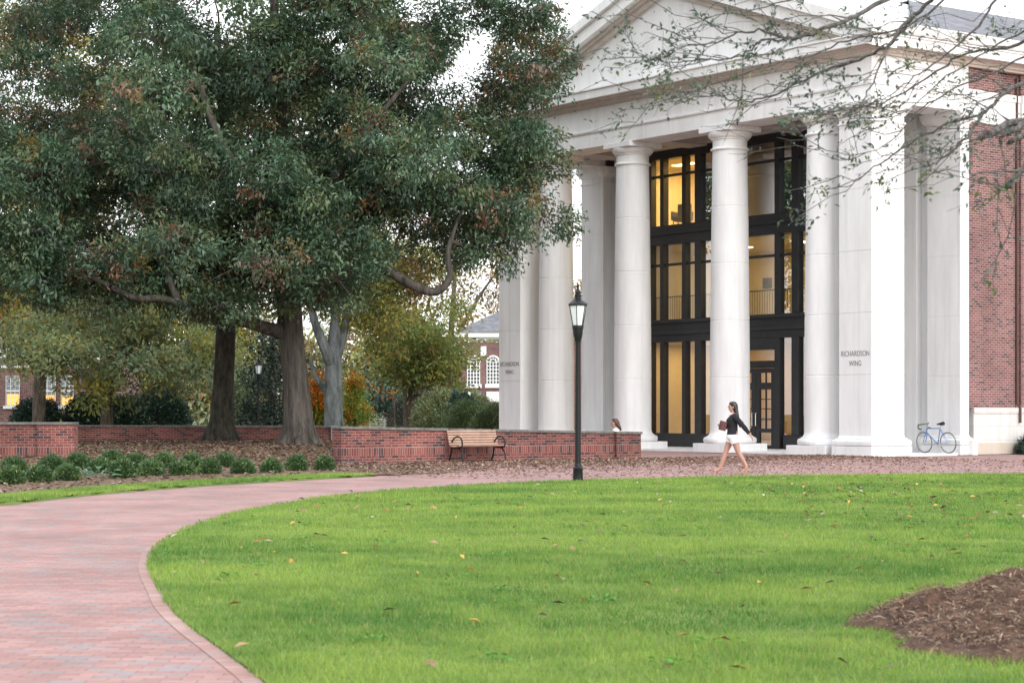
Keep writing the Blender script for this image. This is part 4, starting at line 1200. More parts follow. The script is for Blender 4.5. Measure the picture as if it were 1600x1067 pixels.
def walking_person():
    base = G(1145, 738.5)
    r = empty('person', base, 0, 'person with long dark hair in black sweater and white shorts walking left', 'person')
    J = []; E = []
    def add(p, rad, fr=None):
        J.append((Vector(p), rad))
        if fr is not None: E.append((fr, len(J) - 1))
        return len(J) - 1
    pel = add((-0.01, 0, 0.86), (0.125, 0.15))
    wai = add((0.0, 0, 1.00), (0.095, 0.12), pel)
    che = add((-0.015, 0, 1.17), (0.105, 0.135), wai)
    sho = add((0.02, 0, 1.285), (0.075, 0.13), che)
    nek = add((0.015, 0, 1.355), (0.042, 0.045), sho)
    sculpt_head(J, E, nek, (-0.012, 0, 1.385), (-1, 0, 0.12))
    # rear arm (right, on the near side) swings back
    s1 = add((0.045, -0.165, 1.27), 0.052, sho); e1 = add((0.20, -0.20, 1.075), 0.040, s1); w1 = add((0.355, -0.20, 0.885), 0.027, e1)
    hand_joints(J, E, w1, (0.55, 0, -0.75), (0, 1, 0), (-0.5, -0.3, -0.5), (-0.7, 0, -0.7))
    # front arm bent, forearm forward
    s2 = add((0.0, 0.165, 1.27), 0.052, sho); e2 = add((-0.02, 0.20, 1.02), 0.040, s2); w2 = add((-0.19, 0.11, 1.06), 0.027, e2)
    hand_joints(J, E, w2, (-0.85, -0.3, 0.15), (0, 0.2, 1), (-0.3, -0.3, 0.7), (0, -1, 0))
    # legs: leading (far) and trailing (near)
    h1 = add((-0.03, 0.085, 0.80), (0.095, 0.10), pel); t1 = add((-0.09, 0.085, 0.63), 0.082, h1); k1 = add((-0.155, 0.08, 0.46), 0.056, t1); c1 = add((-0.20, 0.08, 0.32), 0.056, k1); a1 = add((-0.285, 0.08, 0.085), 0.035, c1)
    f1 = add((-0.37, 0.08, 0.045), (0.040, 0.028), a1); add((-0.46, 0.08, 0.055), (0.038, 0.016), f1)
    h2 = add((0.01, -0.085, 0.80), (0.095, 0.10), pel); t2 = add((0.065, -0.085, 0.63), 0.082, h2); k2 = add((0.12, -0.085, 0.46), 0.056, t2); c2 = add((0.20, -0.085, 0.33), 0.056, k2); a2 = add((0.315, -0.085, 0.125), 0.035, c2)
    f2 = add((0.25, -0.085, 0.05), (0.040, 0.028), a2); add((0.165, -0.085, 0.02), (0.038, 0.016), f2)
    add((0.335, -0.085, 0.11), 0.03, a2); add((-0.265, 0.08, 0.05), 0.03, a1)
    body = skin_obj('body', J, E, skin_m, r)
    face_parts(r, (-0.012, 0, 1.385), (-1, 0, 0.0))
    # sweater
    q = MB(); loft(q, [(-0.010, 0, 0.865, 0.130, 0.170), (-0.005, 0, 0.93, 0.122, 0.160), (0.0, 0, 1.02, 0.112, 0.148), (-0.015, 0, 1.12, 0.128, 0.160), (-0.018, 0, 1.20, 0.128, 0.172), (0.012, 0, 1.275, 0.098, 0.178), (0.020, 0, 1.315, 0.072, 0.120), (0.018, 0, 1.345, 0.056, 0.062)])
    q.tube(curve_pts([(0.03, -0.12, 1.285), (0.06, -0.185, 1.24), (0.20, -0.20, 1.075), (0.345, -0.20, 0.90)], 5), [0.075] * 3 + [0.068] * 3 + [0.062] * 4 + [0.055] * 3 + [0.045] * 3, 12)
    q.tube(curve_pts([(0.015, 0.12, 1.285), (0.0, 0.185, 1.23), (-0.02, 0.20, 1.02), (-0.17, 0.12, 1.055)], 5), [0.075] * 3 + [0.068] * 3 + [0.062] * 4 + [0.055] * 3 + [0.045] * 3, 12)
    q.build('sweater', knit_m, r, smooth=True)
    q = MB(); q.lathe([(0.062, 0.0), (0.055, 0.02), (0.048, 0.05)], n=14, cap=False); o = q.build('collar', whitecl, r, smooth=True); o.location = (-0.005, 0, 1.315); o.rotation_euler = (0, R(-18), 0)
    # shorts
    q = MB(); loft(q, [(-0.010, 0, 0.77, 0.125, 0.165), (-0.012, 0, 0.82, 0.138, 0.176), (-0.008, 0, 0.88, 0.128, 0.166), (-0.004, 0, 0.93, 0.112, 0.150)])
    q.tube([(-0.02, 0.085, 0.83), (-0.045, 0.085, 0.76), (-0.075, 0.085, 0.685)], [0.105, 0.108, 0.112], 16)
    q.tube([(0.005, -0.085, 0.83), (0.025, -0.085, 0.76), (0.055, -0.085, 0.685)], [0.105, 0.108, 0.112], 16)
    q.build('shorts', whitecl, r, smooth=True)
    # hair falling down the back
    q = MB()
    loft(q, [(0.165, -0.02, 1.02, 0.006, 0.02), (0.150, -0.02, 1.08, 0.026, 0.055), (0.125, -0.015, 1.18, 0.036, 0.085), (0.098, -0.01, 1.29, 0.046, 0.095), (0.070, 0, 1.39, 0.058, 0.092), (0.045, 0, 1.46, 0.075, 0.092), (0.022, 0, 1.53, 0.092, 0.094), (0.005, 0, 1.575, 0.090, 0.086), (0.005, 0, 1.605, 0.064, 0.062), (0.005, 0, 1.622, 0.012, 0.012)])
    q.build('hair', hair_m, r, smooth=True)
    # sandals
    for nm, pts in (('sandal', [(-0.255, 0.08, 0.022), (-0.36, 0.08, 0.012), (-0.475, 0.08, 0.038)]), ('sandal', [(0.345, -0.085, 0.075), (0.255, -0.085, 0.018), (0.15, -0.085, 0.006)])):
        q = MB(); P_ = [Vector(p) for p in pts]
        for a, b in zip(P_[:-1], P_[1:]):
            d = (b - a).normalized(); q.obox((a + b) / 2, d, (0, 1, 0), d.cross(Vector((0, 1, 0))), (b - a).length / 2 + 0.01, 0.042, 0.009)
        m_ = P_[1]; q.tube(curve_pts([m_ + Vector((-0.03, -0.045, 0.0)), m_ + Vector((-0.03, -0.02, 0.065)), m_ + Vector((-0.03, 0.02, 0.065)), m_ + Vector((-0.03, 0.045, 0.0))]), 0.008, 5)
        q.build(nm, tan, r)
    # what the bent arm carries
    q = MB(); q.squares([(0, 0), (0.006, 0.01), (0.006, 0.20), (0, 0.21)], -0.055, 0.055, -0.09, 0.09)
    o = q.build('handbag', maroon, None, bevel=0.012); o.location = base + Vector((-0.245, 0.03, 0.965)); o.rotation_euler = (0.1, 0.2, 0.2)
    tag(o, 'maroon bag held at the walking person\'s front', 'bag')
walking_person()

def seated_person():
    p = W(961, 674, 60.6); base = Vector((p.x, 60.6, 0.10))
    r = empty('person', base, 0, 'person in white top seated behind the brick wall, only head and shoulders showing', 'person')
    J = []; E = []
    def add(p, rad, fr=None):
        J.append((Vector(p), rad))
        if fr is not None: E.append((fr, len(J) - 1))
        return len(J) - 1
    pel = add((0, 0, 0.26), (0.14, 0.15)); wai = add((0.02, 0, 0.42), (0.11, 0.13), pel); che = add((0.03, 0, 0.58), (0.115, 0.15), wai); sho = add((0.02, 0, 0.72), (0.075, 0.14), che); nek = add((0.0, 0, 0.80), 0.045, sho)
    sculpt_head(J, E, nek, (-0.02, 0, 0.83), (-1, 0, 0))
    for sgn in (-1, 1):
        s = add((0.02, sgn * 0.17, 0.70), 0.05, sho); e = add((-0.05, sgn * 0.22, 0.45), 0.04, s); w = add((-0.25, sgn * 0.15, 0.38), 0.028, e)
        hand_joints(J, E, w, (-1, -sgn * 0.2, -0.1), (0, sgn, 0), (0, -sgn * 0.6, 0.5), (0, 0, -1))
        h = add((-0.06, sgn * 0.09, 0.24), 0.095, pel); k = add((-0.42, sgn * 0.10, 0.36), 0.06, h); c = add((-0.47, sgn * 0.10, 0.22), 0.055, k); a = add((-0.52, sgn * 0.10, 0.05), 0.035, c); add((-0.66, sgn * 0.10, 0.03), (0.04, 0.02), a)
    skin_obj('body', J, E, skin_m, r)
    face_parts(r, (-0.02, 0, 0.83), (-1, 0, 0))
    q = MB(); loft(q, [(0.01, 0, 0.22, 0.16, 0.18), (0.02, 0, 0.42, 0.135, 0.16), (0.03, 0, 0.58, 0.14, 0.18), (0.025, 0, 0.70, 0.105, 0.185), (0.01, 0, 0.745, 0.075, 0.12), (0.005, 0, 0.775, 0.055, 0.062)])
    for sgn in (-1, 1):
        q.tube(curve_pts([(0.02, sgn * 0.12, 0.71), (0.02, sgn * 0.20, 0.66), (-0.05, sgn * 0.22, 0.46), (-0.2, sgn * 0.17, 0.40)], 5), [0.075] * 4 + [0.066] * 4 + [0.06] * 4 + [0.05] * 4, 12)
    q.build('shirt', whitecl, r, smooth=True)
    q = MB(); loft(q, [(0.17, 0, 0.70, 0.02, 0.03), (0.15, 0, 0.76, 0.042, 0.07), (0.11, 0, 0.82, 0.062, 0.09), (0.06, 0, 0.89, 0.085, 0.098), (0.025, 0, 0.965, 0.100, 0.100), (0.0, 0, 1.02, 0.092, 0.09), (0.0, 0, 1.055, 0.06, 0.06), (0.0, 0, 1.07, 0.012, 0.012)])
    q.build('hair', brownhair_m, r, smooth=True)
    q = MB(); q.box(-0.2, 0.25, -0.6, 0.6, -0.11, 0.13)
    o = q.build('stone_step', M['trim'], None, bevel=0.015); o.location = base
    tag(o, 'low stone step behind the brick wall under the seated person', 'step')
seated_person()

# ------------------------------------------------------------------ trees
OAK = np.array([(0.068, 0.130, 0.074), (0.086, 0.160, 0.086), (0.056, 0.106, 0.064), (0.125, 0.195, 0.105), (0.115, 0.155, 0.062)])
OAK_AUT = np.array([(0.24, 0.125, 0.05), (0.17, 0.085, 0.05), (0.26, 0.17, 0.05), (0.15, 0.085, 0.05), (0.14, 0.135, 0.05), (0.20, 0.12, 0.085)])
OLIVE = np.array([(0.30, 0.30, 0.075), (0.24, 0.27, 0.075), (0.37, 0.31, 0.07), (0.19, 0.225, 0.075)])
YELLOW = np.array([(0.30, 0.22, 0.05), (0.24, 0.16, 0.045), (0.17, 0.15, 0.045), (0.33, 0.20, 0.05)])
ORANGE = np.array([(0.42, 0.13, 0.025), (0.36, 0.10, 0.03), (0.38, 0.18, 0.03)])
DARK = np.array([(0.022, 0.050, 0.034), (0.030, 0.064, 0.042), (0.018, 0.040, 0.030), (0.042, 0.080, 0.050)])
PALE = np.array([(0.24, 0.32, 0.18), (0.20, 0.27, 0.15), (0.28, 0.32, 0.14), (0.30, 0.28, 0.11)])
TAN = np.array([(0.23, 0.165, 0.085), (0.19, 0.13, 0.065), (0.16, 0.135, 0.06), (0.27, 0.18, 0.08)])

def foliage(name, pads, parent, mat, spray_n, leaf_n, ln, wd, pals, autumn=0.0, autp=None, spread=0.24, droop=0.35, rng=None, twigs=None, up_bias=0.25, shell=0.5, tintvar=0.22):
    """pads: (centre, rx, ry, rz[, palette]) -> one crown mesh of folded leaves grown in sprays"""
    rng = rng or RNG
    SC, SD, SP, ST = [], [], [], []
    for pd in pads:
        c, rx, ry, rz = pd[:4]
        n = max(3, int(spray_n * rx * ry ** 0.0 * max(rz, 0.4) * 1.0))
        d = rng.normal(0, 1, (n, 3)); d[:, 2] += up_bias; d = nrm(d)
        rad = shell + (1 - shell) * np.sqrt(rng.uniform(0, 1, n))
        SC.append(np.array(c)[None] + d * rad[:, None] * np.array([rx, ry, rz])[None])
        SD.append(d)
        pl = pd[4] if len(pd) > 4 else -1
        SP.append(np.full(n, 3.5 if rng.uniform() < 0.16 else 0.55)); ST.append(np.full(n, rng.uniform(0.80, 1.25)))
        if twigs is not None:
            for k in range(0, n, 2): twigs.append((Vector(c), Vector(SC[-1][k])))
    SC, SD, SP, ST = np.concatenate(SC), np.concatenate(SD), np.concatenate(SP), np.concatenate(ST)
    m = len(SC)
    aut = rng.uniform(0, 1, m) < autumn * SP
    tint = rng.uniform(1 - tintvar, 1 + tintvar, (m, 1)) * ST[:, None]
    lsz = np.repeat(rng.uniform(0.75, 1.35, m), leaf_n)
    pal_main = pals[rng.integers(0, len(pals), m)] * tint
    if autp is not None:
        pal_main[aut] = autp[rng.integers(0, len(autp), aut.sum())] * tint[aut]
    k = leaf_n
    P = np.repeat(SC, k, 0) + rng.normal(0, spread, (m * k, 3)) * np.array([1, 1, 0.75])
    D = np.repeat(SD, k, 0)
    Ld = nrm(D * 0.6 + rng.normal(0, 0.62, (m * k, 3)) + np.array([0, 0, -droop]))
    Nn = nrm(D * 0.45 + rng.normal(0, 0.55, (m * k, 3)) + np.array([0, 0, 0.75]))
    col = np.repeat(pal_main, k, 0) * rng.uniform(0.82, 1.18, (m * k, 1))
    return leaf_mesh(name, P, Ld, Nn, rng.uniform(ln * 0.65, ln * 1.2, m * k) * lsz, rng.uniform(wd * 0.7, wd * 1.2, m * k) * lsz, np.clip(col, 0, 1), mat, parent)

def wander(a, b, n=5, amp=0.12, sag=0.0, rng=random):
    a, b = Vector(a), Vector(b); L = (b - a).length
    pts = []
    off = Vector((0, 0, 0))
    for i in range(n + 1):
        t = i / n
        if 0 < i < n: off = off * 0.5 + Vector((rng.gauss(0, 1), rng.gauss(0, 1), rng.gauss(0, 1))) * L * amp / n
        p = a.lerp(b, t) + (off if 0 < i < n else Vector((0, 0, 0)))
        p.z += sag * L * math.sin(math.pi * t)
        pts.append(p)
    return pts

def grow(mb, nodes, pads, r0=0.10, taper=0.6, amp=0.35):
    """connect every pad to the nearest part of the limb skeleton; nodes: list of (point, radius)"""
    start = nodes[0][0]
    order = sorted(range(len(pads)), key=lambda i: (Vector(pads[i][0]) - start).length)
    for i in order:
        c = Vector(pads[i][0])
        best = min(nodes, key=lambda q: (q[0] - c).length + 0.35 * max(0, q[0].z - c.z) + (0.0 if q[1] > 0.035 else 0.6))
        a, ra = best
        if (a - c).length < 0.3: continue
        pts = wander(a, c, 4, amp, -0.04)
        ra2 = min(ra * 0.75, r0 * (0.35 + (a - c).length / 6)); re = max(0.012, ra2 * 0.3)
        rs = [ra2 + (re - ra2) * (j / 4) ** taper for j in range(5)]
        mb.tube(pts, rs, 6, cap=False)
        for p, rr in list(zip(pts, rs))[1:]: nodes.append((p, rr))

def px_path(P):
    return [W(x, y, d) for x, y, d in P]

def limb(mb, nodes, pts, rads, n=10):
    pp = curve_pts(pts, 5)
    m = len(pp); k = len(rads)
    rs = [float(np.interp(i / (m - 1) * (k - 1), range(k), rads)) for i in range(m)]
    mb.tube(pp, rs, n, cap=True)
    nodes += list(zip(pp, rs))

# ---- the big oak in front
def lobes_to_pads(lobes, d0, dthick, dens, rng, size=(0.9, 1.7), flat=0.55):
    pads = []
    for L in lobes:
        px, py, rx, ry = L[:4]
        dd = L[4] if len(L) > 4 else 0.0
        th = L[5] if len(L) > 5 else dthick
        area = math.pi * rx * ry * (d0 / F) ** 2
        n = max(1, int(area * dens * (L[6] if len(L) > 6 else 1.0)))
        for _ in range(n):
            a = rng.uniform(0, 2 * np.pi); r = math.sqrt(rng.uniform(0, 1)) * 0.9
            d = d0 + dd + rng.normal(0, th)
            c = W(px + rx * r * math.cos(a), py + ry * r * math.sin(a), d0 + dd)
            c = Vector((c.x, d, c.z))
            s = rng.uniform(*size)
            pads.append((c, s, s, s * flat * rng.uniform(0.8, 1.2)))
    return pads
rng_o = np.random.default_rng(5)
OD = 66.0
LOBES = [(140, 330, 170, 120), (50, 220, 110, 80), (250, 230, 130, 80), (400, 130, 150, 110), (110, 110, 110, 60, 0, 3, .7), (550, 60, 110, 100), (500, 250, 140, 110),
         (420, 390, 150, 80), (630, 190, 100, 70, 0, 3, .75), (640, 330, 110, 70), (770, 205, 80, 50), (772, 300, 66, 66, 0, 2.0), (792, 392, 46, 34, 0, 1.2), (805, 22, 66, 40, 0, 2.0, 1.25), (700, 50, 60, 50, 0, 2.0, 0.9),
         (310, 430, 130, 55), (60, 400, 120, 50), (725, 375, 55, 30, 0, 2.0), (740, -50, 130, 50, 0, 2.0, 0.8), (400, -70, 300, 80), (60, -30, 190, 70, 0, 3.0, 0.7), (240, 60, 120, 70, 0, 3, 0.7), (-60, 300, 90, 180), (830, 90, 36, 40, 0, 1.2, 0.5), (640, 30, 50, 60, 0, 3, 0.6), (200, 440, 110, 36, -2, 2), (330, 350, 120, 80, -3, 1.5), (480, 340, 90, 50, -4, 1.5), (832, 260, 34, 66, 0, 1.2), (842, 345, 30, 40, 0, 1.0), (815, 172, 52, 30, 0, 1.5), (838, 128, 34, 30, 0, 1.0, 1.3), (800, 150, 40, 26, 0, 1.2, 1.2), (760, 170, 50, 30, 0, 2), (850, 48, 30, 45, 0, 1.0, 1.3), (800, 240, 50, 40, 0, 1.5), (690, 270, 70, 50, -1.5, 2), (690, 185, 64, 56, 0, 2.5, 1.0), (650, 95, 60, 50, 0, 2.5, 0.9), (735, 230, 60, 40, 0, 2), (560, 380, 90, 30, 0, 2.5), (20, 480, 90, 30, 0, 2, .6), (330, 468, 90, 26, -2, 1.2), (210, 480, 60, 22, -3, 1.2), (420, 470, 70, 24, -1.5, 1), (560, 400, 60, 24, -3, 1), (460, 430, 80, 40, -4, 1), (380, 480, 60, 24, -3, 1), (120, 430, 90, 36, -4, 1)]
pads = lobes_to_pads(LOBES, OD, 3.0, 0.82, rng_o, (0.90, 1.55))
oak = empty('oak_tree', W(468, 695, OD), 0, 'large oak with ridged bark trunk and sweeping bent limb, nearest the bench wall', 'tree')
bz = W(468, 695, OD)
mb = MB(); nodes = []
inv = Matrix.Translation(-bz)
limb(mb, nodes, px_path([(468, 700, OD), (466, 660, OD), (462, 600, OD), (456, 540, OD), (452, 480, OD), (447, 420, OD), (442, 330, OD), (440, 220, OD + .3), (432, 110, OD), (428, 0, OD), (425, -90, OD)]),
     [0.70, 0.50, 0.42, 0.40, 0.40, 0.37, 0.31, 0.25, 0.19, 0.13, 0.08], 18)
for k in range(7):   # root flare
    a = 2 * math.pi * k / 7 + 0.3; o_ = Vector((math.cos(a), math.sin(a), 0))
    mb.tube([W(466, 655, OD) + o_ * 0.30, W(467, 682, OD) + o_ * 0.46, W(468, 699, OD) + o_ * 0.80], [0.16, 0.17, 0.09], 8)
limb(mb, nodes, px_path([(455, 470, OD), (490, 452, OD - .3), (525, 433, OD - .8), (570, 416, OD - 1.2), (605, 423, OD - 1.5), (645, 446, OD - 1.8), (682, 456, OD - 2), (703, 432, OD - 2), (700, 395, OD - 2), (715, 345, OD - 1.8), (740, 290, OD - 1.5)]),
     [0.22, 0.20, 0.18, 0.165, 0.16, 0.15, 0.13, 0.11, 0.09, 0.06, 0.04])
limb(mb, nodes, px_path([(452, 522, OD), (415, 512, OD - .5), (380, 502, OD - 1), (335, 500, OD - 1.5), (300, 486, OD - 2), (275, 462, OD - 2.4), (262, 425, OD - 2.4), (250, 360, OD - 2)]), [0.24, 0.21, 0.19, 0.18, 0.15, 0.12, 0.09, 0.05])
limb(mb, nodes, px_path([(290, 478, OD - 2.2), (250, 466, OD - 2.6), (212, 466, OD - 3), (170, 447, OD - 3.2), (130, 425, OD - 3.2), (105, 395, OD - 3), (60, 350, OD - 3)]), [0.12, 0.11, 0.10, 0.09, 0.08, 0.06, 0.03])
limb(mb, nodes, px_path([(446, 410, OD), (480, 340, OD - 1), (530, 270, OD - 1.8), (575, 200, OD - 2), (610, 160, OD - 2), (650, 110, OD - 1.5)]), [0.2, 0.16, 0.13, 0.11, 0.08, 0.05])
limb(mb, nodes, px_path([(444, 340, OD), (400, 290, OD - 1), (350, 230, OD - 2), (290, 90, OD - 1), (230, 60, OD)]), [0.18, 0.15, 0.12, 0.09, 0.05])
limb(mb, nodes, px_path([(445, 390, OD), (380, 370, OD + 1), (290, 330, OD + 2), (180, 300, OD + 2), (90, 300, OD + 1)]), [0.17, 0.14, 0.12, 0.09, 0.05])
limb(mb, nodes, px_path([(440, 200, OD), (480, 120, OD + 1), (540, 40, OD + 1.5), (560, -40, OD + 1)]), [0.14, 0.11, 0.08, 0.05])
grow(mb, nodes, pads, 0.10)
tw = []
crown = foliage('crown', pads, oak, M['leaf'], 38, 42, 0.18, 0.064, OAK, 0.09, OAK_AUT, spread=0.21, droop=0.45, rng=rng_o, twigs=tw)
for a, b in tw: mb.tube([a, a.lerp(b, 0.5) + Vector((0, 0, 0.05)), b], [0.014, 0.009, 0.004], 3, cap=False)
tr = mb.build('trunk', M['oakbark'], oak, smooth=True, fix=False)
crown.location = -bz; tr.location = -bz

def place_children(root):
    pass

# ---- second oak behind it
def oak2():
    D2 = 73.0
    b0 = W(345, 689, D2)
    r = empty('oak_tree', b0, 0, 'darker mossy oak trunk standing left of the largest oak, before the low wall', 'tree')
    mb = MB(); nodes = []
    limb(mb, nodes, px_path([(345, 694, D2), (347, 650, D2), (349, 600, D2), (352, 540, D2), (353, 480, D2), (352, 400, D2), (348, 300, D2), (345, 180, D2), (340, 40, D2)]), [0.62, 0.43, 0.37, 0.36, 0.34, 0.30, 0.24, 0.16, 0.08], 16)
    for k in range(6):
        a = 2 * math.pi * k / 6 + 0.1; o_ = Vector((math.cos(a), math.sin(a), 0))
        mb.tube([W(346, 655, D2) + o_ * 0.26, W(345, 678, D2) + o_ * 0.45, W(345, 692, D2) + o_ * 0.72], [0.14, 0.15, 0.08], 8)
    limb(mb, nodes, px_path([(352, 470, D2), (300, 420, D2), (220, 380, D2 + 1), (130, 350, D2 + 1)]), [0.17, 0.14, 0.1, 0.05])
    limb(mb, nodes, px_path([(352, 430, D2), (420, 360, D2 + 1), (500, 320, D2 + 1), (590, 290, D2 + 1)]), [0.17, 0.14, 0.1, 0.05])
    rg = np.random.default_rng(21)
    lob = [(200, 200, 220, 150, 2), (400, 250, 160, 120, 2), (300, 60, 260, 110, 2, 3, 0.6), (80, 380, 120, 60, 1), (240, 400, 110, 50, 1), (560, 300, 120, 80, 2, 2.5, .8), (20, 100, 90, 90, 2, 2.5, 0.6)]
    pads = lobes_to_pads(lob, D2, 2.6, 0.30, rg, (1.1, 1.9))
    grow(mb, nodes, pads, 0.10)
    cr = foliage('crown', pads, r, M['leaf'], 24, 24, 0.24, 0.10, OAK, 0.32, np.concatenate([OAK_AUT, OLIVE * 0.5]), spread=0.3, droop=0.4, rng=rg)
    t = mb.build('trunk', M['oakbark2'], r, smooth=True, fix=False)
    cr.location = -b0; t.location = -b0
oak2()

# ---- the other trees beyond the wall
def far_tree(name, label, d, trunk, limbs, lobes, bark, pals, aut, autp, leaf=(0.24, 0.10), dens=0.5, thick=2.0, size=(0.9, 1.6), spray=30, leaves=20, seed=1, group='trees beyond the garden walls', spread=0.3, flat=0.6, cat='tree', mat=None, droop=0.3):
    b0 = W(trunk[0][0], trunk[0][1], d)
    r = empty(name, b0, 0, label, cat, group)
    mb = MB(); nodes = []
    limb(mb, nodes, [W(x, y, d) for x, y, _ in trunk], [w for _, _, w in trunk], 12)
    for lb in limbs: limb(mb, nodes, [W(x, y, d + dz) for x, y, dz, _ in lb], [w for _, _, _, w in lb], 8)
    rg = np.random.default_rng(seed)
    pads = lobes_to_pads(lobes, d, thick, dens, rg, size, flat)
    grow(mb, nodes, pads, 0.08)
    cr = foliage('crown', pads, r, mat or M['thinleaf'], spray, leaves, leaf[0], leaf[1], pals, aut, autp, spread=spread, rng=rg, droop=droop)
    t = mb.build('trunk', bark, r, smooth=True, fix=False)
    cr.location = -b0; t.location = -b0
    return r

# small spreading tree left, trunk at 165
far_tree('spreading_tree', 'spreading olive green tree with short brown trunk left of the mossy oak', 88, [(167, 672, 0.30), (167, 640, 0.25), (169, 600, 0.23), (170, 575, 0.2), (172, 540, 0.14), (175, 490, 0.07)],
         [[(168, 590, 0, .14), (140, 560, -1, .1), (110, 530, -1, .06)], [(170, 580, 0, .14), (205, 550, -1, .1), (245, 520, -1, .05)]],
         [(165, 530, 110, 45, 0), (90, 520, 70, 40, -1), (245, 545, 85, 50, -1), (160, 480, 140, 40, 0), (280, 590, 45, 35, 0, 1.5), (200, 600, 30, 16, -1.5, 1), (60, 556, 60, 30, -3, 1, 1.3), (120, 568, 56, 26, -3, 1, 1.4), (150, 600, 26, 16, -3, .8, 1.2), (20, 545, 50, 20, -3, 1, 1.0), (230, 500, 70, 40, -1, 2), (300, 560, 50, 50, 0, 2)],
         M['brownbark'], PALE, 0.22, OLIVE, dens=0.75, size=(0.8, 1.4), seed=31)
# olive autumn mass hanging at the left, under the oak
far_tree('autumn_tree', 'yellow green autumn tree showing beneath the oak at the left edge', 97, [(60, 690, 0.35), (62, 600, 0.3), (66, 520, 0.26), (70, 430, 0.2), (75, 330, 0.1)],
         [[(66, 500, 0, .16), (120, 450, 0, .1), (190, 430, 0, .05)], [(66, 500, 0, .16), (20, 450, 0, .1), (-30, 430, 0, .05)]],
         [(60, 450, 110, 50, 0), (170, 460, 110, 44, 0), (20, 495, 70, 30, -1), (120, 510, 70, 30, -2, 1.5), (250, 470, 80, 50, 0), (330, 500, 50, 40, 1, 1.5), (60, 300, 140, 100, 2, 3, 0.5), (150, 160, 120, 100, 2, 3, 0.35), (30, 60, 90, 80, 2, 3, 0.45)],
         M['brownbark'], OLIVE, 0.22, np.concatenate([ORANGE, YELLOW]) * 0.7, dens=0.6, size=(1.1, 1.9), seed=32)
# grey multi-stemmed beech
far_tree('beech_tree', 'smooth grey trunk forking into three upright stems behind the wall corner', 100, [(522, 676, 0.52), (521, 640, 0.45), (521, 600, 0.44), (521, 570, 0.42), (521, 548, 0.36), (524, 500, 0.24), (528, 430, 0.16), (530, 350, 0.1)],
         [[(520, 575, 0, .3), (508, 545, -.5, .26), (496, 515, -.6, .22), (485, 480, -.6, .16), (470, 420, -.6, .1)], [(522, 570, 0, .28), (534, 530, .3, .24), (542, 490, .4, .18), (550, 430, .5, .1)], [(520, 625, 0, .2), (505, 605, .3, .16), (492, 585, .5, .12), (485, 560, .6, .08)]],
         [(520, 440, 80, 50, 0), (590, 460, 70, 50, 1), (470, 430, 60, 50, 1), (560, 500, 60, 30, 1, 1.5, .9), (640, 430, 70, 46, 2, 2, .9), (520, 360, 120, 60, 2, 2.5, .6), (600, 420, 80, 40, 1, 2, .9), (690, 450, 50, 40, 2, 2, .6)],
         M['greybark'], OLIVE, 0.30, np.concatenate([YELLOW, OAK_AUT]), dens=0.7, size=(0.9, 1.5), seed=33)
# green and yellow tree in the middle
far_tree('maple_tree', 'broad olive and gold tree right of the grey beech', 122, [(640, 668, 0.4), (640, 620, 0.34), (642, 570, 0.3), (645, 520, 0.2), (650, 470, 0.1)],
         [[(640, 600, 0, .2), (600, 580, 0, .14), (570, 572, 0, .07)], [(642, 590, 0, .2), (685, 560, 0, .14), (715, 540, 0, .06)]],
         [(600, 545, 62, 38, 0), (665, 555, 60, 44, 0), (640, 515, 70, 30, 0, 2, .75), (700, 590, 34, 40, 0), (590, 500, 50, 22, 1, 2, .5), (625, 585, 44, 16, -2, 1)],
         M['brownbark'], OLIVE * np.array([0.72, 0.82, 0.9]), 0.14, YELLOW * 0.8, leaf=(0.30, 0.13), dens=0.6, size=(1.1, 1.9), spray=24, seed=34, spread=0.36)
far_tree('golden_tree', 'tall thin leaved golden tree beside the arched window building', 165, [(700, 660, 0.4), (702, 600, 0.34), (704, 540, 0.28), (708, 470, 0.2), (714, 390, 0.1)],
         [[(703, 560, 0, .2), (680, 510, 0, .13), (668, 470, 0, .06)], [(705, 540, 0, .2), (745, 470, 0, .13), (772, 430, 0, .06)], [(704, 555, 0, .16), (730, 548, 0, .12), (765, 548, 0, .05)]],
         [(745, 440, 42, 45, 0, 2, .8), (770, 400, 30, 40, 0, 2, .8), (690, 500, 30, 40, 0, 2, .5), (705, 610, 30, 40, 0, 2, .6), (715, 400, 40, 30, 0, 2, .5), (780, 500, 26, 14, -8, 1, .9), (660, 470, 40, 40, 0, 2, .35), (905, 420, 25, 140, 12, 2, .7)],
         M['brownbark'], TAN, 0.4, YELLOW, leaf=(0.34, 0.14), dens=0.30, size=(1.2, 2.0), spray=11, leaves=18, seed=35, spread=0.45)
# dark evergreens
far_tree('evergreen_tree', 'dark green magnolia behind the distant lamp post', 106, [(425, 676, 0.25), (425, 600, 0.2), (426, 530, 0.1)], [],
         [(425, 640, 52, 30, 0), (425, 600, 46, 34, 0), (426, 560, 34, 34, 0), (400, 650, 30, 20, 0, 1.5)], M['brownbark'], DARK, 0.0, None, leaf=(0.2, 0.1), dens=1.2, size=(0.8, 1.3), spray=26, seed=36, mat=M['needle'], thick=1.6)
far_tree('evergreen_tree', 'dark green evergreen between the small orange topped tree and the arched building', 135, [(610, 668, 0.25), (610, 630, 0.2), (612, 590, 0.1)], [],
         [(600, 635, 34, 26, 0), (630, 610, 40, 34, 0), (655, 640, 30, 24, 0), (580, 600, 24, 24, 2)], M['brownbark'], DARK * 1.5, 0.0, None, leaf=(0.26, 0.13), dens=0.9, size=(0.9, 1.5), seed=37, mat=M['needle'], thick=1.6)
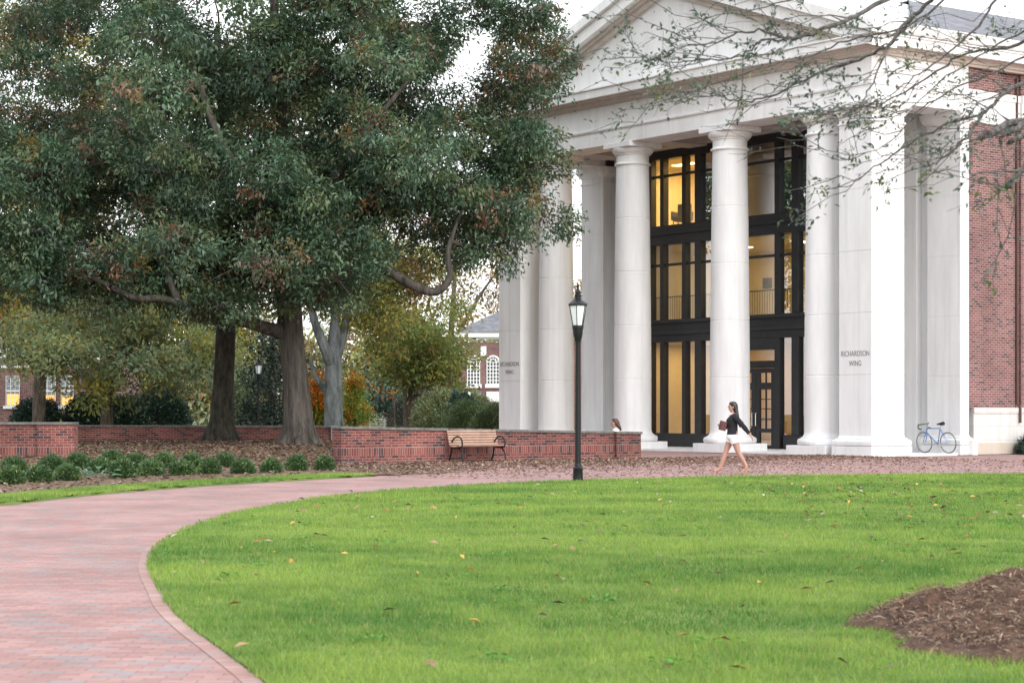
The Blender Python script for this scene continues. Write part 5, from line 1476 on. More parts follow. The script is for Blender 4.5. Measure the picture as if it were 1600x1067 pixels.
# small conical trees turning orange
def cone_tree(label, px, base, top, d, wpx, seed, splitf):
    b0 = W(px, base, d); H = (base - top) * d / F; Wd = wpx * d / F / 2
    r = empty('young_maple', b0, 0, label, 'tree', 'young maples turning orange')
    mb = MB(); mb.tube([b0, b0 + Vector((0, 0, H * 0.95))], [0.07, 0.02], 8)
    rg = np.random.default_rng(seed); lo = []; hi = []
    for k in range(46):
        s = rg.uniform(0.05, 1) ; a = rg.uniform(0, 6.28); rr = Wd * (1.05 - s) ** 0.7 * math.sqrt(rg.uniform(0.1, 1)) * 0.85
        p = b0 + Vector((rr * math.cos(a), rr * math.sin(a), H * (0.05 + 0.9 * s)))
        sz = 0.55 * (1.15 - s * 0.6)
        (hi if s + rg.normal(0, 0.1) > splitf else lo).append((p, sz, sz, sz))
        mb.tube([b0 + Vector((0, 0, H * max(0.02, 0.9 * s - 0.06))), p], [0.025, 0.008], 4, cap=False)
    GL = np.array([(0.16, 0.28, 0.05), (0.22, 0.32, 0.055), (0.30, 0.33, 0.055)]); OR = np.clip(ORANGE * np.array([1.9, 1.9, 1.2]), 0, 0.85)
    c1 = foliage('crown', lo, r, M['thinleaf'], 26, 16, 0.15, 0.08, GL, 0.12, OR, rng=rg, spread=0.2)
    c2 = foliage('crown_top', hi, r, M['thinleaf'], 26, 16, 0.15, 0.08, OR, 0.2, YELLOW, rng=rg, spread=0.2); c2['label'] = 'orange crown top'
    t = mb.build('trunk', M['brownbark'], r, fix=False)
    for o in (c1, c2, t): o.location = -b0
cone_tree('small conical maple, green with orange tip, right of the grey beech', 554, 672, 588, 104, 44, 41, 0.88)
cone_tree('small conical maple glowing orange between oak and grey beech', 497, 672, 585, 104, 34, 42, 0.42)

# foliage clump with a stem: rounded shrubs
def dome_shrub(name, label, c, rx, rz, seed, pals, ln, wd, n_spray, leaves=14, group=None, mat=None, ry=None, spread=None, stem=True, sink=0.0, aut=0.0, autp=None):
    r = empty(name, c, 0, label, 'shrub', group)
    rg = np.random.default_rng(seed)
    ry = ry or rx
    d = rg.normal(0, 1, (n_spray, 3)); d = nrm(d); d[:, 2] = np.abs(d[:, 2])
    lump = 1 + 0.16 * np.sin(d[:, 0] * 5 + seed) * np.sin(d[:, 1] * 6 + seed * 2)
    rad = (0.62 + 0.38 * np.sqrt(rg.uniform(0, 1, n_spray))) * lump
    S = d * rad[:, None] * np.array([rx, ry, rz * 0.92]) + np.array([0, 0, rz * 0.06 - sink])
    sp = spread or rx * 0.09
    k = leaves; m = n_spray
    P = np.repeat(S, k, 0) + rg.normal(0, sp, (m * k, 3)); P[:, 2] = np.maximum(P[:, 2], 0.01)
    D = np.repeat(d, k, 0)
    Ld = nrm(D * 0.9 + rg.normal(0, 0.6, (m * k, 3)) + np.array([0, 0, 0.25])); Nn = nrm(D * 0.4 + rg.normal(0, 0.6, (m * k, 3)) + np.array([0, 0, 0.6]))
    cc = np.repeat(pals[rg.integers(0, len(pals), m)] * rg.uniform(0.75, 1.3, (m, 1)), k, 0) * rg.uniform(0.85, 1.15, (m * k, 1))
    leaf_mesh('foliage', P, Ld, Nn, rg.uniform(ln * 0.7, ln * 1.25, m * k), wd, np.clip(cc, 0, 1), mat or M['needle'], r)
    mb = MB()
    for j in range(7):
        a = 2 * math.pi * j / 7
        mb.tube([(0, 0, 0), (rx * 0.3 * math.cos(a), ry * 0.3 * math.sin(a), rz * 0.4), (rx * 0.6 * math.cos(a + .3), ry * 0.6 * math.sin(a + .3), rz * 0.7)], [max(0.01, rx * .03), max(.008, rx * .02), 0.004], 5, cap=False)
    mb.build('stems', M['twigbark'], r, fix=False)
    return r
SHRUB = np.array([(0.048, 0.105, 0.036), (0.070, 0.140, 0.044), (0.034, 0.078, 0.032), (0.135, 0.205, 0.065)])
ordn = ['first', 'second', 'third', 'fourth', 'fifth', 'sixth', 'seventh', 'eighth', 'ninth', 'tenth', 'eleventh', 'twelfth', 'thirteenth']
front = [(15, 755, 30), (62, 752, 31), (106, 749, 27), (192, 746, 27), (236, 743, 26), (284, 742, 26), (328, 740, 25), (380, 739, 22), (424, 737, 20), (463, 735, 23), (507, 734, 20)]
back = [(22, 740, 26), (82, 735, 25), (122, 733, 26), (158, 738, 24), (176, 731, 26), (212, 732, 24), (256, 731, 22), (300, 733, 24), (352, 731, 22)]
k = 0
for row, nm in ((front, 'front'), (back, 'back')):
    for i, (px, py, w) in enumerate(row):
        z = 0.03; p = G(px, py, z); p.z = float(ground_z(p.x, p.y)) + 0.03
        rx = w * p.y / F * random.uniform(0.92, 1.08)
        dome_shrub('low_shrub', 'low spreading green shrub, %s from the left in the %s row of the bed' % (ordn[i], nm), p, rx * random.uniform(0.60, 0.74), rx * random.uniform(0.68, 0.92), 100 + k, SHRUB, 0.07, 0.019, 380, 12, 'low shrubs along the planting bed', spread=0.035)
        k += 1
# pale broad leaved plant among them
hp = G(150, 749); hp.z = 0.03
r = empty('hosta_plant', hp, 0, 'pale broad leaved plant among the low shrubs', 'plant')
n = 46; a = RNG.uniform(0, 6.28, n); rr = RNG.uniform(0.02, 0.32, n)
P = np.stack([rr * np.cos(a) * 1.3, rr * np.sin(a), 0.04 + RNG.uniform(0, 0.16, n)], 1); Ld = np.stack([np.cos(a), np.sin(a), RNG.uniform(-0.2, 0.5, n)], 1); Nn = np.stack([RNG.normal(0, .3, n), RNG.normal(0, .3, n), np.ones(n)], 1)
leaf_mesh('foliage', P, Ld, Nn, 0.17, 0.075, np.array([(0.20, 0.34, 0.22)]) * RNG.uniform(0.7, 1.2, (n, 1)), M['leaf'], r)

HEDGE = np.array([(0.060, 0.095, 0.034), (0.080, 0.120, 0.040), (0.045, 0.075, 0.032), (0.11, 0.15, 0.05)])
dome_shrub('clipped_shrub', 'rounded clipped green shrub left of the portico, larger of two', W(735, 672, 96), 1.25, 1.28, 201, HEDGE * 1.3, 0.06, 0.035, 3200, 12, 'clipped domes by the portico', ry=1.3)
dome_shrub('clipped_shrub', 'rounded clipped green shrub against the portico pier, smaller of two', W(770, 672, 90), 0.85, 1.05, 202, HEDGE * 1.3, 0.06, 0.035, 2200, 12, 'clipped domes by the portico')
dome_shrub('holly_shrub', 'dark glossy round shrub before the lit windows at the left', W(58, 668, 98), 1.15, 1.30, 203, DARK, 0.12, 0.06, 1100, 12, 'dark shrubs before the left building')
dome_shrub('holly_shrub', 'dark glossy shrub left of the brown tree trunk', W(135, 668, 99), 1.0, 1.55, 204, DARK * 0.8, 0.12, 0.06, 1000, 12, 'dark shrubs before the left building')
dome_shrub('holly_shrub', 'dark blue green shrub right of the brown tree trunk', W(197, 668, 99), 0.95, 1.45, 205, DARK, 0.12, 0.06, 1000, 12, 'dark shrubs before the left building')
dome_shrub('holly_shrub', 'wide dark shrub further right, before the mossy oak', W(250, 668, 101), 1.4, 1.9, 206, DARK * 0.9, 0.12, 0.06, 1400, 12, 'dark shrubs before the left building')
dome_shrub('yew_shrub', 'small dark bushy shrub at the right edge by the stone base', B2W(-0.55, 6.75), 0.5, 0.62, 207, DARK, 0.08, 0.025, 700, 12, spread=0.06)
dome_shrub('pale_shrub', 'light green feathery shrub between mossy oak and lamp post', W(372, 672, 112), 1.1, 3.6, 208, PALE * 1.2, 0.16, 0.07, 900, 12, 'loose shrubs beyond the low wall', ry=1.1)
dome_shrub('pale_shrub', 'light green loose shrub left of the clipped domes', W(688, 670, 118), 1.5, 2.2, 209, PALE, 0.16, 0.07, 1000, 12, 'loose shrubs beyond the low wall', mat=M['leaf'])
dome_shrub('pale_shrub', 'grey twiggy shrub between evergreen and clipped domes', W(652, 670, 128), 1.6, 2.3, 210, np.array([(0.13, 0.14, 0.11), (0.10, 0.115, 0.085)]), 0.16, 0.05, 900, 10, 'loose shrubs beyond the low wall')
dome_shrub('dark_shrub', 'dark blue green shrub behind the larger clipped dome', W(722, 672, 112), 0.9, 2.0, 211, DARK * 1.4, 0.14, 0.07, 800, 12, 'loose shrubs beyond the low wall')
dome_shrub('dark_shrub', 'soft green shrub behind the clipped domes below the arched window', W(745, 672, 120), 1.0, 2.1, 212, PALE * 0.8, 0.14, 0.06, 800, 12, 'loose shrubs beyond the low wall')
# yellow sapling in front of the evergreen
far_tree('yellow_sapling', 'small bright yellow leaved sapling before the dark evergreen', 118, [(617, 672, 0.06), (616, 640, 0.05), (616, 610, 0.03)], [], [(600, 610, 12, 10, 0, .6), (625, 605, 12, 14, 0, .6), (612, 625, 8, 8, 0, .6)], M['brownbark'], YELLOW * 1.2, 0.2, ORANGE, leaf=(0.2, 0.1), dens=2.2, size=(0.45, 0.7), spray=14, leaves=12, seed=45, spread=0.22)
# pale metal rail far beyond the wall
rl = MB(); a_, b_ = W(578, 664, 140), W(668, 664, 140)
for s_ in np.linspace(0, 1, 5): p = a_.lerp(b_, s_); rl.tube([(p.x, p.y, 0), (p.x, p.y, 0.72)], 0.03, 6)
for z in (0.4, 0.72): rl.tube([(a_.x, a_.y, z), (b_.x, b_.y, z)], 0.03, 6)
tag(rl.build('metal_railing', M['white']), 'pale metal railing far beyond the garden wall', 'railing')

# a wood far off that closes the view between the trees
rg = np.random.default_rng(77); wp_ = []
for k in range(150):
    x = rg.uniform(-75, 14); y = rg.uniform(185, 215); h = rg.uniform(2, 10.5) * (0.75 + 0.25 * math.sin(x * 0.2))
    s = rg.uniform(2.0, 3.4); wp_.append((Vector((x, y, h)), s, s, s * 0.8))
o = foliage('distant_wood', wp_, None, M['leaf'], 6, 18, 0.6, 0.3, np.concatenate([OLIVE, PALE, TAN * .8]), 0.15, YELLOW, rng=rg, spread=0.8)
tag(o, 'distant olive and tan wood closing the view', 'wood', kind='stuff')

# ------------------------------------------------------------------ buildings beyond
def win_arch(parent, x, y, z0, w, zs, mats, d=-1):
    """tall round headed window with white bars, facing -y"""
    q = MB(); n = 10
    pts = [(x - w / 2, z0), (x + w / 2, z0)] + [(x + w / 2 * math.cos(a), zs + w / 2 * math.sin(a)) for a in np.linspace(0, math.pi, n)]
    q.prism(pts, 'y', y - 0.02, y + 0.1); g = q.build('window', simple('dim_window_glass', (0.06, 0.075, 0.085), 0.08, spec=0.8), parent)
    f = MB()
    for xx in np.linspace(x - w / 2, x + w / 2, 5): f.box(xx - 0.035, xx + 0.035, y - 0.07, y - 0.021, z0, zs)
    for zz in np.linspace(z0, zs, 7): f.box(x - w / 2, x + w / 2, y - 0.066, y - 0.022, zz - 0.03, zz + 0.03)
    arc = [Vector((x + (w / 2) * math.cos(a), y - 0.05, zs + (w / 2) * math.sin(a))) for a in np.linspace(0, math.pi, 13)]
    f.tube(arc, 0.09, 6)
    f.tube([Vector((x + (w / 4) * math.cos(a), y - 0.05, zs + (w / 4) * math.sin(a))) for a in np.linspace(0, math.pi, 9)], 0.05, 5)
    for a in np.linspace(0.3, math.pi - 0.3, 5): f.tube([(x + w / 4 * math.cos(a), y - 0.05, zs + w / 4 * math.sin(a)), (x + w / 2 * math.cos(a), y - 0.05, zs + w / 2 * math.sin(a))], 0.04, 4)
    f.build('frame', M['white'], g)
    q = MB(); q.box(x - w / 2 - 0.15, x + w / 2 + 0.15, y - 0.12, y + 0.05, z0 - 0.28, z0 - 0.001); q.build('sill', M['white'], g)
    q = MB(); q.box(x - w / 2 - 0.05, x + w / 2 + 0.05, y - 0.10, y + 0.05, z0 - 1.3, z0 - 0.55); q.build('panel', M['white'], g)
db = 150.0; sc = db / F
bx0 = (718 - CX) * sc
b2 = empty('brick_hall', (bx0, db, 0), 0, 'far red brick hall with tall arched windows and grey hipped roof', 'building')
def zz(py): return EYE + (HY - py) * sc
q = MB(); q.box(0, 16, 0, 12, 0, zz(560)); q.box(0, 16, 0.03, 12, zz(560), zz(535)); q.build('wall', M['brick'], b2)
for xw in (740, 770.5, 801): win_arch(b2, (xw - 718) * sc, -0.001, zz(600), 19 * sc, zz(566), None)
q = MB(); q.box(-0.02, 16, -0.12, 0.0, zz(556), zz(541)); q.box(-0.02, 16, -0.12, 0.02, zz(541) + 0.002, zz(539))
# white band is cut round the arches
q = MB()
for xa, xb in ((718, 728), (751.5, 760), (782, 790), (812, 830)): q.box((xa - 718) * sc - 0.02, (xb - 718) * sc, -0.08, -0.002, zz(556), zz(541))
q.build('stone_band', M['white'], b2)
q = MB(); q.sweep([(0, 12), (0, 0), (16, 0)], [(-0.1, zz(530)), (0.10, zz(530)), (0.12, zz(528)), (0.3, zz(527)), (0.3, zz(521)), (0.4, zz(519)), (-0.1, zz(519))]); q.build('cornice', M['white'], b2)
q = MB(); e = zz(519) + 0.01
q.add([(-0.4, -0.4, e), (16.4, -0.4, e), (16.4, 12.4, e), (-0.4, 12.4, e), (4.0, 5.5, e + 2.3), (12.0, 5.5, e + 2.3)], [(0, 1, 5, 4), (1, 2, 5), (2, 3, 4, 5), (3, 0, 4)])
q.build('roof', M['slate'], b2)

dl = 112.0; sc2 = dl / F
def xl(px): return (px - CX) * sc2
def zl(py): return EYE + (HY - py) * sc2
b3 = empty('brick_building', (xl(0), dl, 0), 0, 'red brick building with warm lit windows behind the trees at the left', 'building')
x0 = xl(0)
q = MB(); q.box(-14, 5.5, 0, 12, 0, 9.6); q.build('wall', M['brick'], b3)
q = MB(); q.box(-14, 5.5, -0.06, 0, zl(562), zl(554)); q.box(-14, 5.5, -0.04, 0, zl(575), zl(571)); q.build('stone_band', M['white'], b3)
q = MB(); q.box(-14.3, 5.8, -0.4, 12.3, 9.6, 10.0); q.build('cornice', M['white'], b3)
q = MB(); q.add([(-14.4, -0.5, 10.01), (5.9, -0.5, 10.01), (5.9, 12.5, 10.01), (-14.4, 12.5, 10.01), (-9, 6, 12.6), (0.5, 6, 12.6)], [(0, 1, 5, 4), (1, 2, 5), (2, 3, 4, 5), (3, 0, 4)]); q.build('roof', M['slate'], b3)
litwin = emit_mat('lit_window_glow', (1.0, 0.50, 0.10), 0.42)
skywin = simple('pale_reflecting_glass', (0.16, 0.18, 0.20), 0.1, spec=1.0)
def sash(px0, px1, py0, py1, lit):
    xa, xb, za, zb = xl(px0) - x0, xl(px1) - x0, zl(py1), zl(py0)
    q = MB(); q.box(xa, xb, -0.05, 0.02, za, zb); f = q.build('window', skywin, b3)
    if lit:
        q = MB(); q.box(xa + 0.05, xb - 0.05, -0.062, -0.052, za + 0.05, za + (zb - za) * lit); q.build('lit_pane', litwin, f)
    q = MB()
    for s in (0, 1/3, 2/3, 1): x = xa + (xb - xa) * s; q.box(x - 0.015, x + 0.015, -0.09, -0.064, za, zb)
    for s in np.linspace(0, 1, 7): z = za + (zb - za) * s; q.box(xa, xb, -0.088, -0.065, z - 0.011, z + 0.011)
    q.box(xa, xb, -0.1, -0.064, za + (zb - za) * 0.48, za + (zb - za) * 0.53)
    q.build('sash_bars', M['white'], f)
    q = MB(); q.box(xa - 0.15, xb + 0.15, -0.14, 0.02, za - 0.16, za - 0.001); q.build('sill', M['white'], f)
for a in ((68, 87, 588, 634, 0.36), (96, 115, 588, 634, 0.34), (10, 31, 588, 634, 0.4), (-24, -6, 588, 634, 0.0), (-62, -42, 588, 634, 0.36), (-4, 18, 508, 546, 0), (66, 88, 508, 546, 0)): sash(*a)

# ------------------------------------------------------------------ the tree at the right whose branches hang into view
def right_tree():
    b0 = Vector((MC.x + 0.75, MC.y, 0.3))
    r = empty('overhanging_tree', b0, 0, 'tree in the mulch at the right whose thin sparsely leaved branches hang across the pediment', 'tree')
    mb = MB(); nodes = []
    limb(mb, nodes, [b0 + Vector((0, 0, -0.2)), b0 + Vector((0, 0, 0.4)), b0 + Vector((0.02, 0, 2)), b0 + Vector((0.05, 0.1, 4)), b0 + Vector((0.1, 0.1, 6.5))], [0.34, 0.24, 0.20, 0.17, 0.10], 14)
    T = b0 + Vector((0.03, 0.05, 0))
    rg = random.Random(4)
    mains = [  # photo pixels with distance, then radii at both ends
        ([(1750, -60, 15.5), (1560, -60, 15.2), (1400, -8, 15), (1330, 28, 14.9), (1270, 52, 14.8), (1228, 60, 14.7), (1200, 52, 14.7), (1160, 52, 14.7), (1120, 66, 14.8), (1080, 70, 14.9)], .035, .004),
        ([(1228, 60, 14.7), (1190, 66, 14.8), (1160, 85, 14.9), (1125, 94, 15), (1070, 96, 15.2), (1015, 92, 15.3), (985, 80, 15.4)], .010, .003),
        ([(1780, -140, 15.5), (1600, -110, 15.6), (1480, -20, 15.8), (1430, 25, 16), (1385, 72, 16.1), (1330, 95, 16.2), (1260, 125, 16.3), (1200, 150, 16.4), (1160, 160, 16.5), (1110, 150, 16.5), (1070, 160, 16.6)], .030, .004),
        ([(1430, 22, 16), (1395, 62, 15.8), (1370, 115, 15.6), (1352, 150, 15.5), (1342, 188, 15.4)], .014, .004),
        ([(1760, 20, 15.5), (1620, 60, 15.8), (1560, 78, 16), (1500, 88, 16.2), (1440, 128, 16.3), (1380, 160, 16.4), (1310, 174, 16.5), (1240, 184, 16.6)], .024, .003),
        ([(1700, -120, 14), (1570, -20, 14.2), (1530, 40, 14.3), (1480, 85, 14.4), (1430, 120, 14.5), (1390, 150, 14.6), (1330, 175, 14.8)], .018, .003),
        ([(1760, 90, 16), (1640, 110, 15.8), (1590, 135, 15.6), (1562, 152, 15.5), (1535, 180, 15.4), (1510, 215, 15.3), (1480, 240, 15.2), (1462, 256, 15.1), (1442, 262, 15.1)], .030, .005),
        ([(1535, 178, 15.4), (1480, 195, 15.6), (1420, 225, 15.8), (1365, 262, 16), (1330, 290, 16.1), (1290, 296, 16.2)], .012, .003),
        ([(1800, 130, 14), (1660, 168, 13.8), (1590, 190, 13.6), (1555, 205, 13.5), (1533, 214, 13.5)], .050, .020),
        ([(1820, 160, 13.5), (1680, 190, 13.4), (1610, 210, 13.3), (1575, 224, 13.3)], .045, .018),
        ([(1600, 190, 13.6), (1580, 205, 13.5), (1560, 218, 13.5)], .025, .012),
        ([(1780, 150, 13), (1650, 215, 13), (1605, 255, 13), (1582, 285, 13), (1572, 291, 13), (1557, 294, 13)], .040, .016),
        ([(1740, -20, 16.5), (1640, 30, 16.6), (1560, 70, 16.8), (1480, 120, 17), (1420, 170, 17.2), (1370, 200, 17.3)], .016, .003),
        ([(1660, -150, 17), (1540, -60, 17), (1400, -30, 17), (1260, -5, 17.1), (1160, 20, 17.2), (1090, 30, 17.3)], .022, .003),
        ([(1640, -120, 15.8), (1500, -20, 15.8), (1420, 40, 15.9), (1340, 60, 16), (1270, 85, 16), (1180, 110, 16.1), (1060, 150, 16.2), (1000, 165, 16.2)], .016, .003),
        ([(1760, 60, 17), (1640, 75, 17), (1560, 110, 17), (1500, 135, 17), (1440, 170, 17), (1400, 215, 17), (1340, 240, 17), (1270, 232, 17)], .016, .003),
    ]
    tips = []
    for P, ra, rb in mains:
        pts = [W(*p) for p in P]
        if P[0][0] > 1620: pts = [T + Vector((0, 0, min(6.0, max(2.2, pts[0].z - 1.2))))] + pts
        pp = curve_pts(pts, 5); n = len(pp)
        pp = [p + Vector((rg.gauss(0, .008), rg.gauss(0, .008), rg.gauss(0, .008))) for p in pp]
        rs = [0.66 * ra * (1 - i / (n - 1)) ** 1.1 + rb * 0.85 for i in range(n)]
        mb.tube(pp, rs, 7)
        p_top = P[-1][1] < 175
        for i in range(n // 3, n):
            if rg.random() < (0.55 if p_top else 0.34):
                p = pp[i]; dr = (pp[i] - pp[i - 1]).normalized()
                L = rg.uniform(0.25, 0.75)
                q = p + (dr * rg.uniform(.5, 1.0) + Vector((rg.gauss(-.25, .45), rg.gauss(0, .5), abs(rg.gauss(.10, .28)) * (1 if rg.random() < .75 else -.5)))).normalized() * L
                tp = wander(p, q, 4, 0.25, rng=rg)
                mb.tube(tp, [max(.0035, rs[i] * .45), .0035, .003, .0025, .002], 4, cap=False)
                tips.append(tp)
                for _ in range(2):
                    j = rg.randint(1, 3); q2 = tp[j] + ((tp[j + 1] - tp[j]).normalized() * .6 + Vector((rg.gauss(0, .5), rg.gauss(0, .5), rg.gauss(0, .4)))).normalized() * rg.uniform(.12, .3)
                    t2 = wander(tp[j], q2, 2, .2, rng=rg); mb.tube(t2, [.0025, .002, .0015], 3, cap=False); tips.append(t2)
        tips.append(pp[-4:])
    t = mb.build('trunk', M['twigbark'], r, smooth=True, fix=False)
    rgn = np.random.default_rng(8); P = []; Ld = []; Cc = []
    LF = np.array([(0.085, 0.135, 0.10), (0.11, 0.16, 0.115), (0.065, 0.105, 0.085), (0.14, 0.17, 0.07), (0.08, 0.10, 0.09)])
    for tp in tips:
        if rg.random() < 0.30: continue
        nl = rg.randint(3, 9); ci = rgn.integers(0, len(LF)); clump = rg.random() < 0.14
        if clump: nl *= 3
        for _ in range(nl):
            s = rg.uniform(0.3, 1.0); i = min(len(tp) - 2, int(s * (len(tp) - 1))); p = tp[i].lerp(tp[i + 1], rg.random())
            d = (tp[-1] - tp[0]).normalized() * .7 + Vector((rg.gauss(0, .6), rg.gauss(0, .6), rg.gauss(-.1, .5)))
            off = Vector((rg.gauss(0, 1), rg.gauss(0, 1), rg.gauss(0, 1))) * (0.06 if clump else 0.012)
            P.append(p + off); Ld.append(d); Cc.append(LF[ci] * rg.uniform(.7, 1.3))
    P, Ld, Cc = np.array(P), np.array(Ld), np.array(Cc); n = len(P)
    Nn = np.stack([rgn.normal(0, .6, n), rgn.normal(0, .6, n), np.full(n, .8)], 1)
    c = leaf_mesh('crown', P, Ld, Nn, rgn.uniform(.028, .066, n), rgn.uniform(.014, .028, n), Cc, M['leaf'], r)
    c.location = -b0; t.location = -b0
right_tree()

# ------------------------------------------------------------------ grass blades and fallen leaves
lawn_arr = strip_offset(lawn_s, -0.035) + [(22.0, 6.0), (-0.3, 6.0)]
def blades(name, label, x, y, z, hgt, wid, rng):
    n = len(x)
    a = rng.uniform(0, 6.283, n); lean = rng.normal(0, 0.42, (n, 2)) * hgt[:, None]
    base = np.stack([x, y, z], 1); s = np.stack([np.cos(a), np.sin(a), np.zeros(n)], 1) * wid[:, None] * 0.5
    tip = base + np.stack([lean[:, 0], lean[:, 1], hgt], 1)
    V = np.stack([base - s, base + s, tip], 1).reshape(-1, 3)
    g = (vnoise(x * 0.36, y * 0.5, 1) - 0.5) * 0.9 + (vnoise(x * 1.2, y * 1.4, 2) - 0.5) * 0.6 + (vnoise(x * 4, y * 4, 12) - 0.5) * 0.8 + 0.40 + rng.uniform(0, 0.35, n)
    g = np.clip(g, 0, 1)[:, None]
    c = np.array([[0.082, 0.190, 0.036]]) * (1 - g) + np.array([[0.255, 0.365, 0.072]]) * g
    dry = rng.uniform(0, 1, n) < 0.05 + 0.25 * np.clip(vnoise(x * 0.9, y * 0.9, 31) - 0.72, 0, 1)
    c[dry] = np.array([0.30, 0.28, 0.10])
    c = c * rng.uniform(0.8, 1.2, (n, 1))
    o = np_mesh(name, V, np.arange(3 * n, dtype=np.int32), 3, M['grass'], None, np.repeat(c, 3, 0))
    return tag(o, label, 'grass', kind='stuff')
rg = np.random.default_rng(99)
def scatter(n, dmin, dmax, power, margin=0.12):
    u = rg.uniform(0, 1, n)
    y = (dmin ** power + u * (dmax ** power - dmin ** power)) ** (1 / power)
    x = rg.uniform(-1.0, 1.0, n) * (y * 0.25 * (1 + margin) + 0.6)
    k = in_poly(x, y, lawn_arr)
    return x[k], y[k]
x, y = scatter(420000, 9.6, 47, 0.6)
dm = np.hypot(x - MC.x, y - MC.y); am = np.arctan2(y - MC.y, x - MC.x)
Rm = 2.40 + 0.10 * np.sin(2 * am + 0.6) + 0.14 * np.sin(5 * am + 1.0) + 0.09 * np.sin(11 * am) + 0.05 * np.sin(23 * am + 2)
k = dm > Rm - 0.08 * rg.uniform(0, 1, len(x)); x, y = x[k], y[k]
hgt = rg.uniform(0.022, 0.055, len(x)) * (0.6 + 0.8 * vnoise(x * 1.7, y * 1.7, 6)); wid = 0.0035 + 0.00028 * y
blades('grass_blades', 'short green grass blades covering the lawn', x, y, np.full(len(x), 0.008), hgt, wid, rg)
# verge
n = 16000; i = rg.integers(0, len(outer_s) - 1, n); t = rg.uniform(0, 1, n); w = rg.uniform(-0.02, 1.05, n)
A_, B_ = np.array(a_ := strip_offset(outer_s, 0.02)), np.array(strip_offset(outer_s, -1.05))
pa = A_[i] * (1 - t[:, None]) + A_[i + 1] * t[:, None]; pb = B_[i] * (1 - t[:, None]) + B_[i + 1] * t[:, None]
p = pa * (1 - w[:, None]) + pb * w[:, None]
blades('verge_grass', 'grass blades on the narrow verge by the planting bed', p[:, 0], p[:, 1], np.full(n, 0.03), rg.uniform(0.03, 0.07, n), np.full(n, 0.016), rg)

LEAFPAL = np.array([(0.22, 0.15, 0.115), (0.29, 0.215, 0.17), (0.14, 0.085, 0.065), (0.36, 0.28, 0.23), (0.19, 0.11, 0.08), (0.25, 0.15, 0.09)])
def litter(name, label, x, y, z, ln, rng, pal=LEAFPAL):
    n = len(x); a = rng.uniform(0, 6.283, n)
    P = np.stack([x, y, z + rng.uniform(0.004, 0.03, n)], 1)
    Ld = np.stack([np.cos(a), np.sin(a), rng.normal(0.05, 0.18, n)], 1)
    Nn = np.stack([rng.normal(0, .35, n), rng.normal(0, .35, n), np.ones(n)], 1)
    c = pal[rng.integers(0, len(pal), n)] * rng.uniform(0.7, 1.3, (n, 1))
    o = leaf_mesh(name, P, Ld, Nn, rng.uniform(ln * .6, ln * 1.2, n), rng.uniform(ln * .3, ln * .55, n), c, M['litter'], None, fold=0.12)
    return tag(o, label, 'fallen leaves', kind='stuff')
# drift along the foot of the bench wall and on the plaza
n = 29000; s = rg.uniform(-3.5, 19.0, n); off = rg.exponential(2.6, n)
x = WA.x + V_.x * s + 0.5807 * off; y = WA.y + V_.y * s - 0.8141 * off
in_bld = (s > 10.3)
k = (~in_poly(x, y, lawn_arr)) & ((x - C0.x) * V_.x + (y - C0.y) * V_.y < -0.2) & ~((s > 10) & (rg.uniform(0, 1, n) < 0.45))
litter('leaf_drift', 'brown fallen leaves drifted below the bench wall and over the plaza', x[k], y[k], np.zeros(k.sum()), 0.092, rg)
n = 4200; x = rg.uniform(-3, 16, n); y = 43 + rg.uniform(0, 1, n) ** 1.0 * 20
k = (~in_poly(x, y, lawn_arr)) & ((x - C0.x) * V_.x + (y - C0.y) * V_.y < -0.25) & ((x - WA.x) * 0.5807 - (y - WA.y) * 0.8141 > 0.1)
litter('plaza_leaves', 'scattered brown leaves across the brick plaza', x[k], y[k], np.full(k.sum(), -0.008), 0.085, rg)
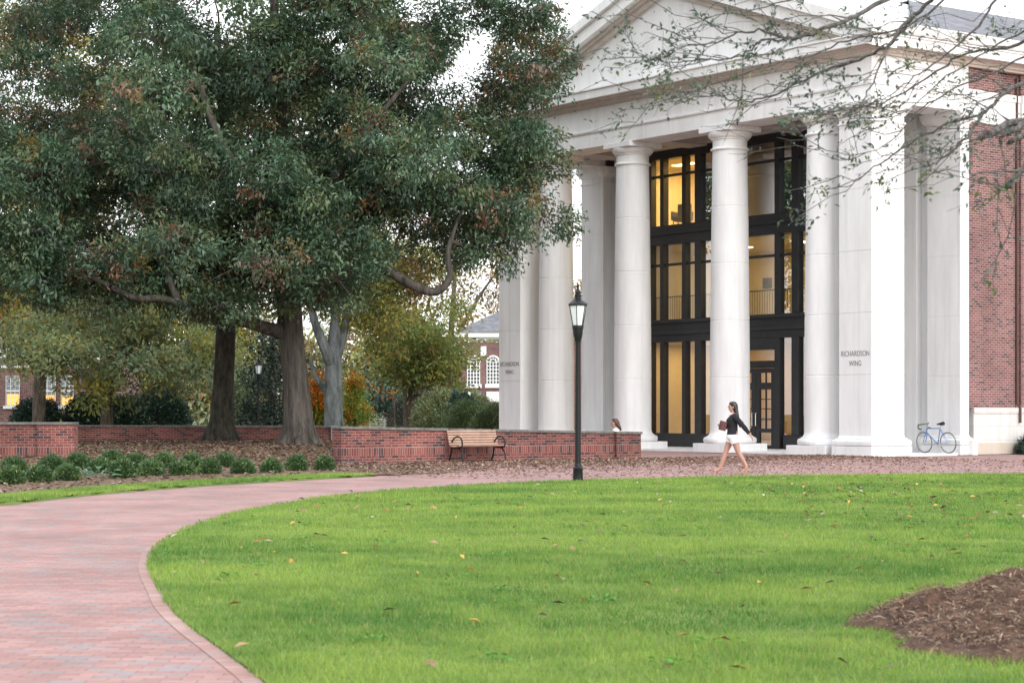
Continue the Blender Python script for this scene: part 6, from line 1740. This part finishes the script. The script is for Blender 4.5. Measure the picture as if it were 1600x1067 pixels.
# bed
n = 30000; x = rg.uniform(-19.5, -4.2, n); y = rg.uniform(33, 76, n)
k = in_poly(x, y, BED_POLY) & in_poly(x, y, [(p[0], p[1]) for p in strip_offset(outer_s, -1.1)] + [(-4.4, 53), (-4.4, 78), (-30, 78), (-30, 20)]) & (rg.uniform(0, 1, n) < np.where(y > 50, 1.0, 0.35)) & ~((x < -11.6) & (y > 55.0) & (y < 55.6))
x, y = x[k], y[k]
litter('bed_leaves', 'brown fallen leaves covering the bed under the oaks', x, y, ground_z(x, y) + 0.02, 0.13, rg, np.concatenate([LEAFPAL * 0.8, np.array([(0.09, 0.085, 0.04), (0.20, 0.12, 0.05)])]))
# few leaves on the lawn
n = 420; x, y = scatter(n, 11, 45, 1.4)
x2 = rg.uniform(4.0, 10.4, 330); y2 = rg.uniform(24.5, 39, 330)
x, y = np.concatenate([x, x2]), np.concatenate([y, y2])
k = np.hypot(x - MC.x, y - MC.y) > 2.7; x, y = x[k], y[k]
litter('lawn_leaves', 'fallen leaves scattered over the lawn', x, y, np.full(len(x), 0.035), 0.11, rg, np.array([(0.35, 0.16, 0.06), (0.16, 0.08, 0.045), (0.36, 0.30, 0.25), (0.30, 0.20, 0.12), (0.10, 0.06, 0.04), (0.5, 0.28, 0.08)]))

# small broad leaved weeds in the turf
nw = 40; wx, wy = scatter(nw * 2, 11, 36, 1.3)
kk = np.hypot(wx - MC.x, wy - MC.y) > 2.9; wx, wy = wx[kk], wy[kk]
m = 22; n = len(wx) * m
x = np.repeat(wx, m) + rg.normal(0, 0.075, n); y = np.repeat(wy, m) + rg.normal(0, 0.075, n); kk = in_poly(x, y, strip_offset(lawn_s, 0.05) + [(22.0, 6.0), (-0.3, 6.0)]); x, y = x[kk], y[kk]; n = len(x); a = rg.uniform(0, 6.28, n)
P = np.stack([x, y, rg.uniform(0.02, 0.05, n)], 1)
o = leaf_mesh('lawn_weeds', P, np.stack([np.cos(a), np.sin(a), rg.uniform(0, .5, n)], 1), np.stack([rg.normal(0, .3, n), rg.normal(0, .3, n), np.ones(n)], 1), 0.05, 0.026,
              np.array([(0.12, 0.30, 0.05)]) * rg.uniform(0.6, 1.3, (n, 1)), M['grass'])
tag(o, 'small clumps of broad leaved weeds in the turf', 'weeds', kind='stuff')
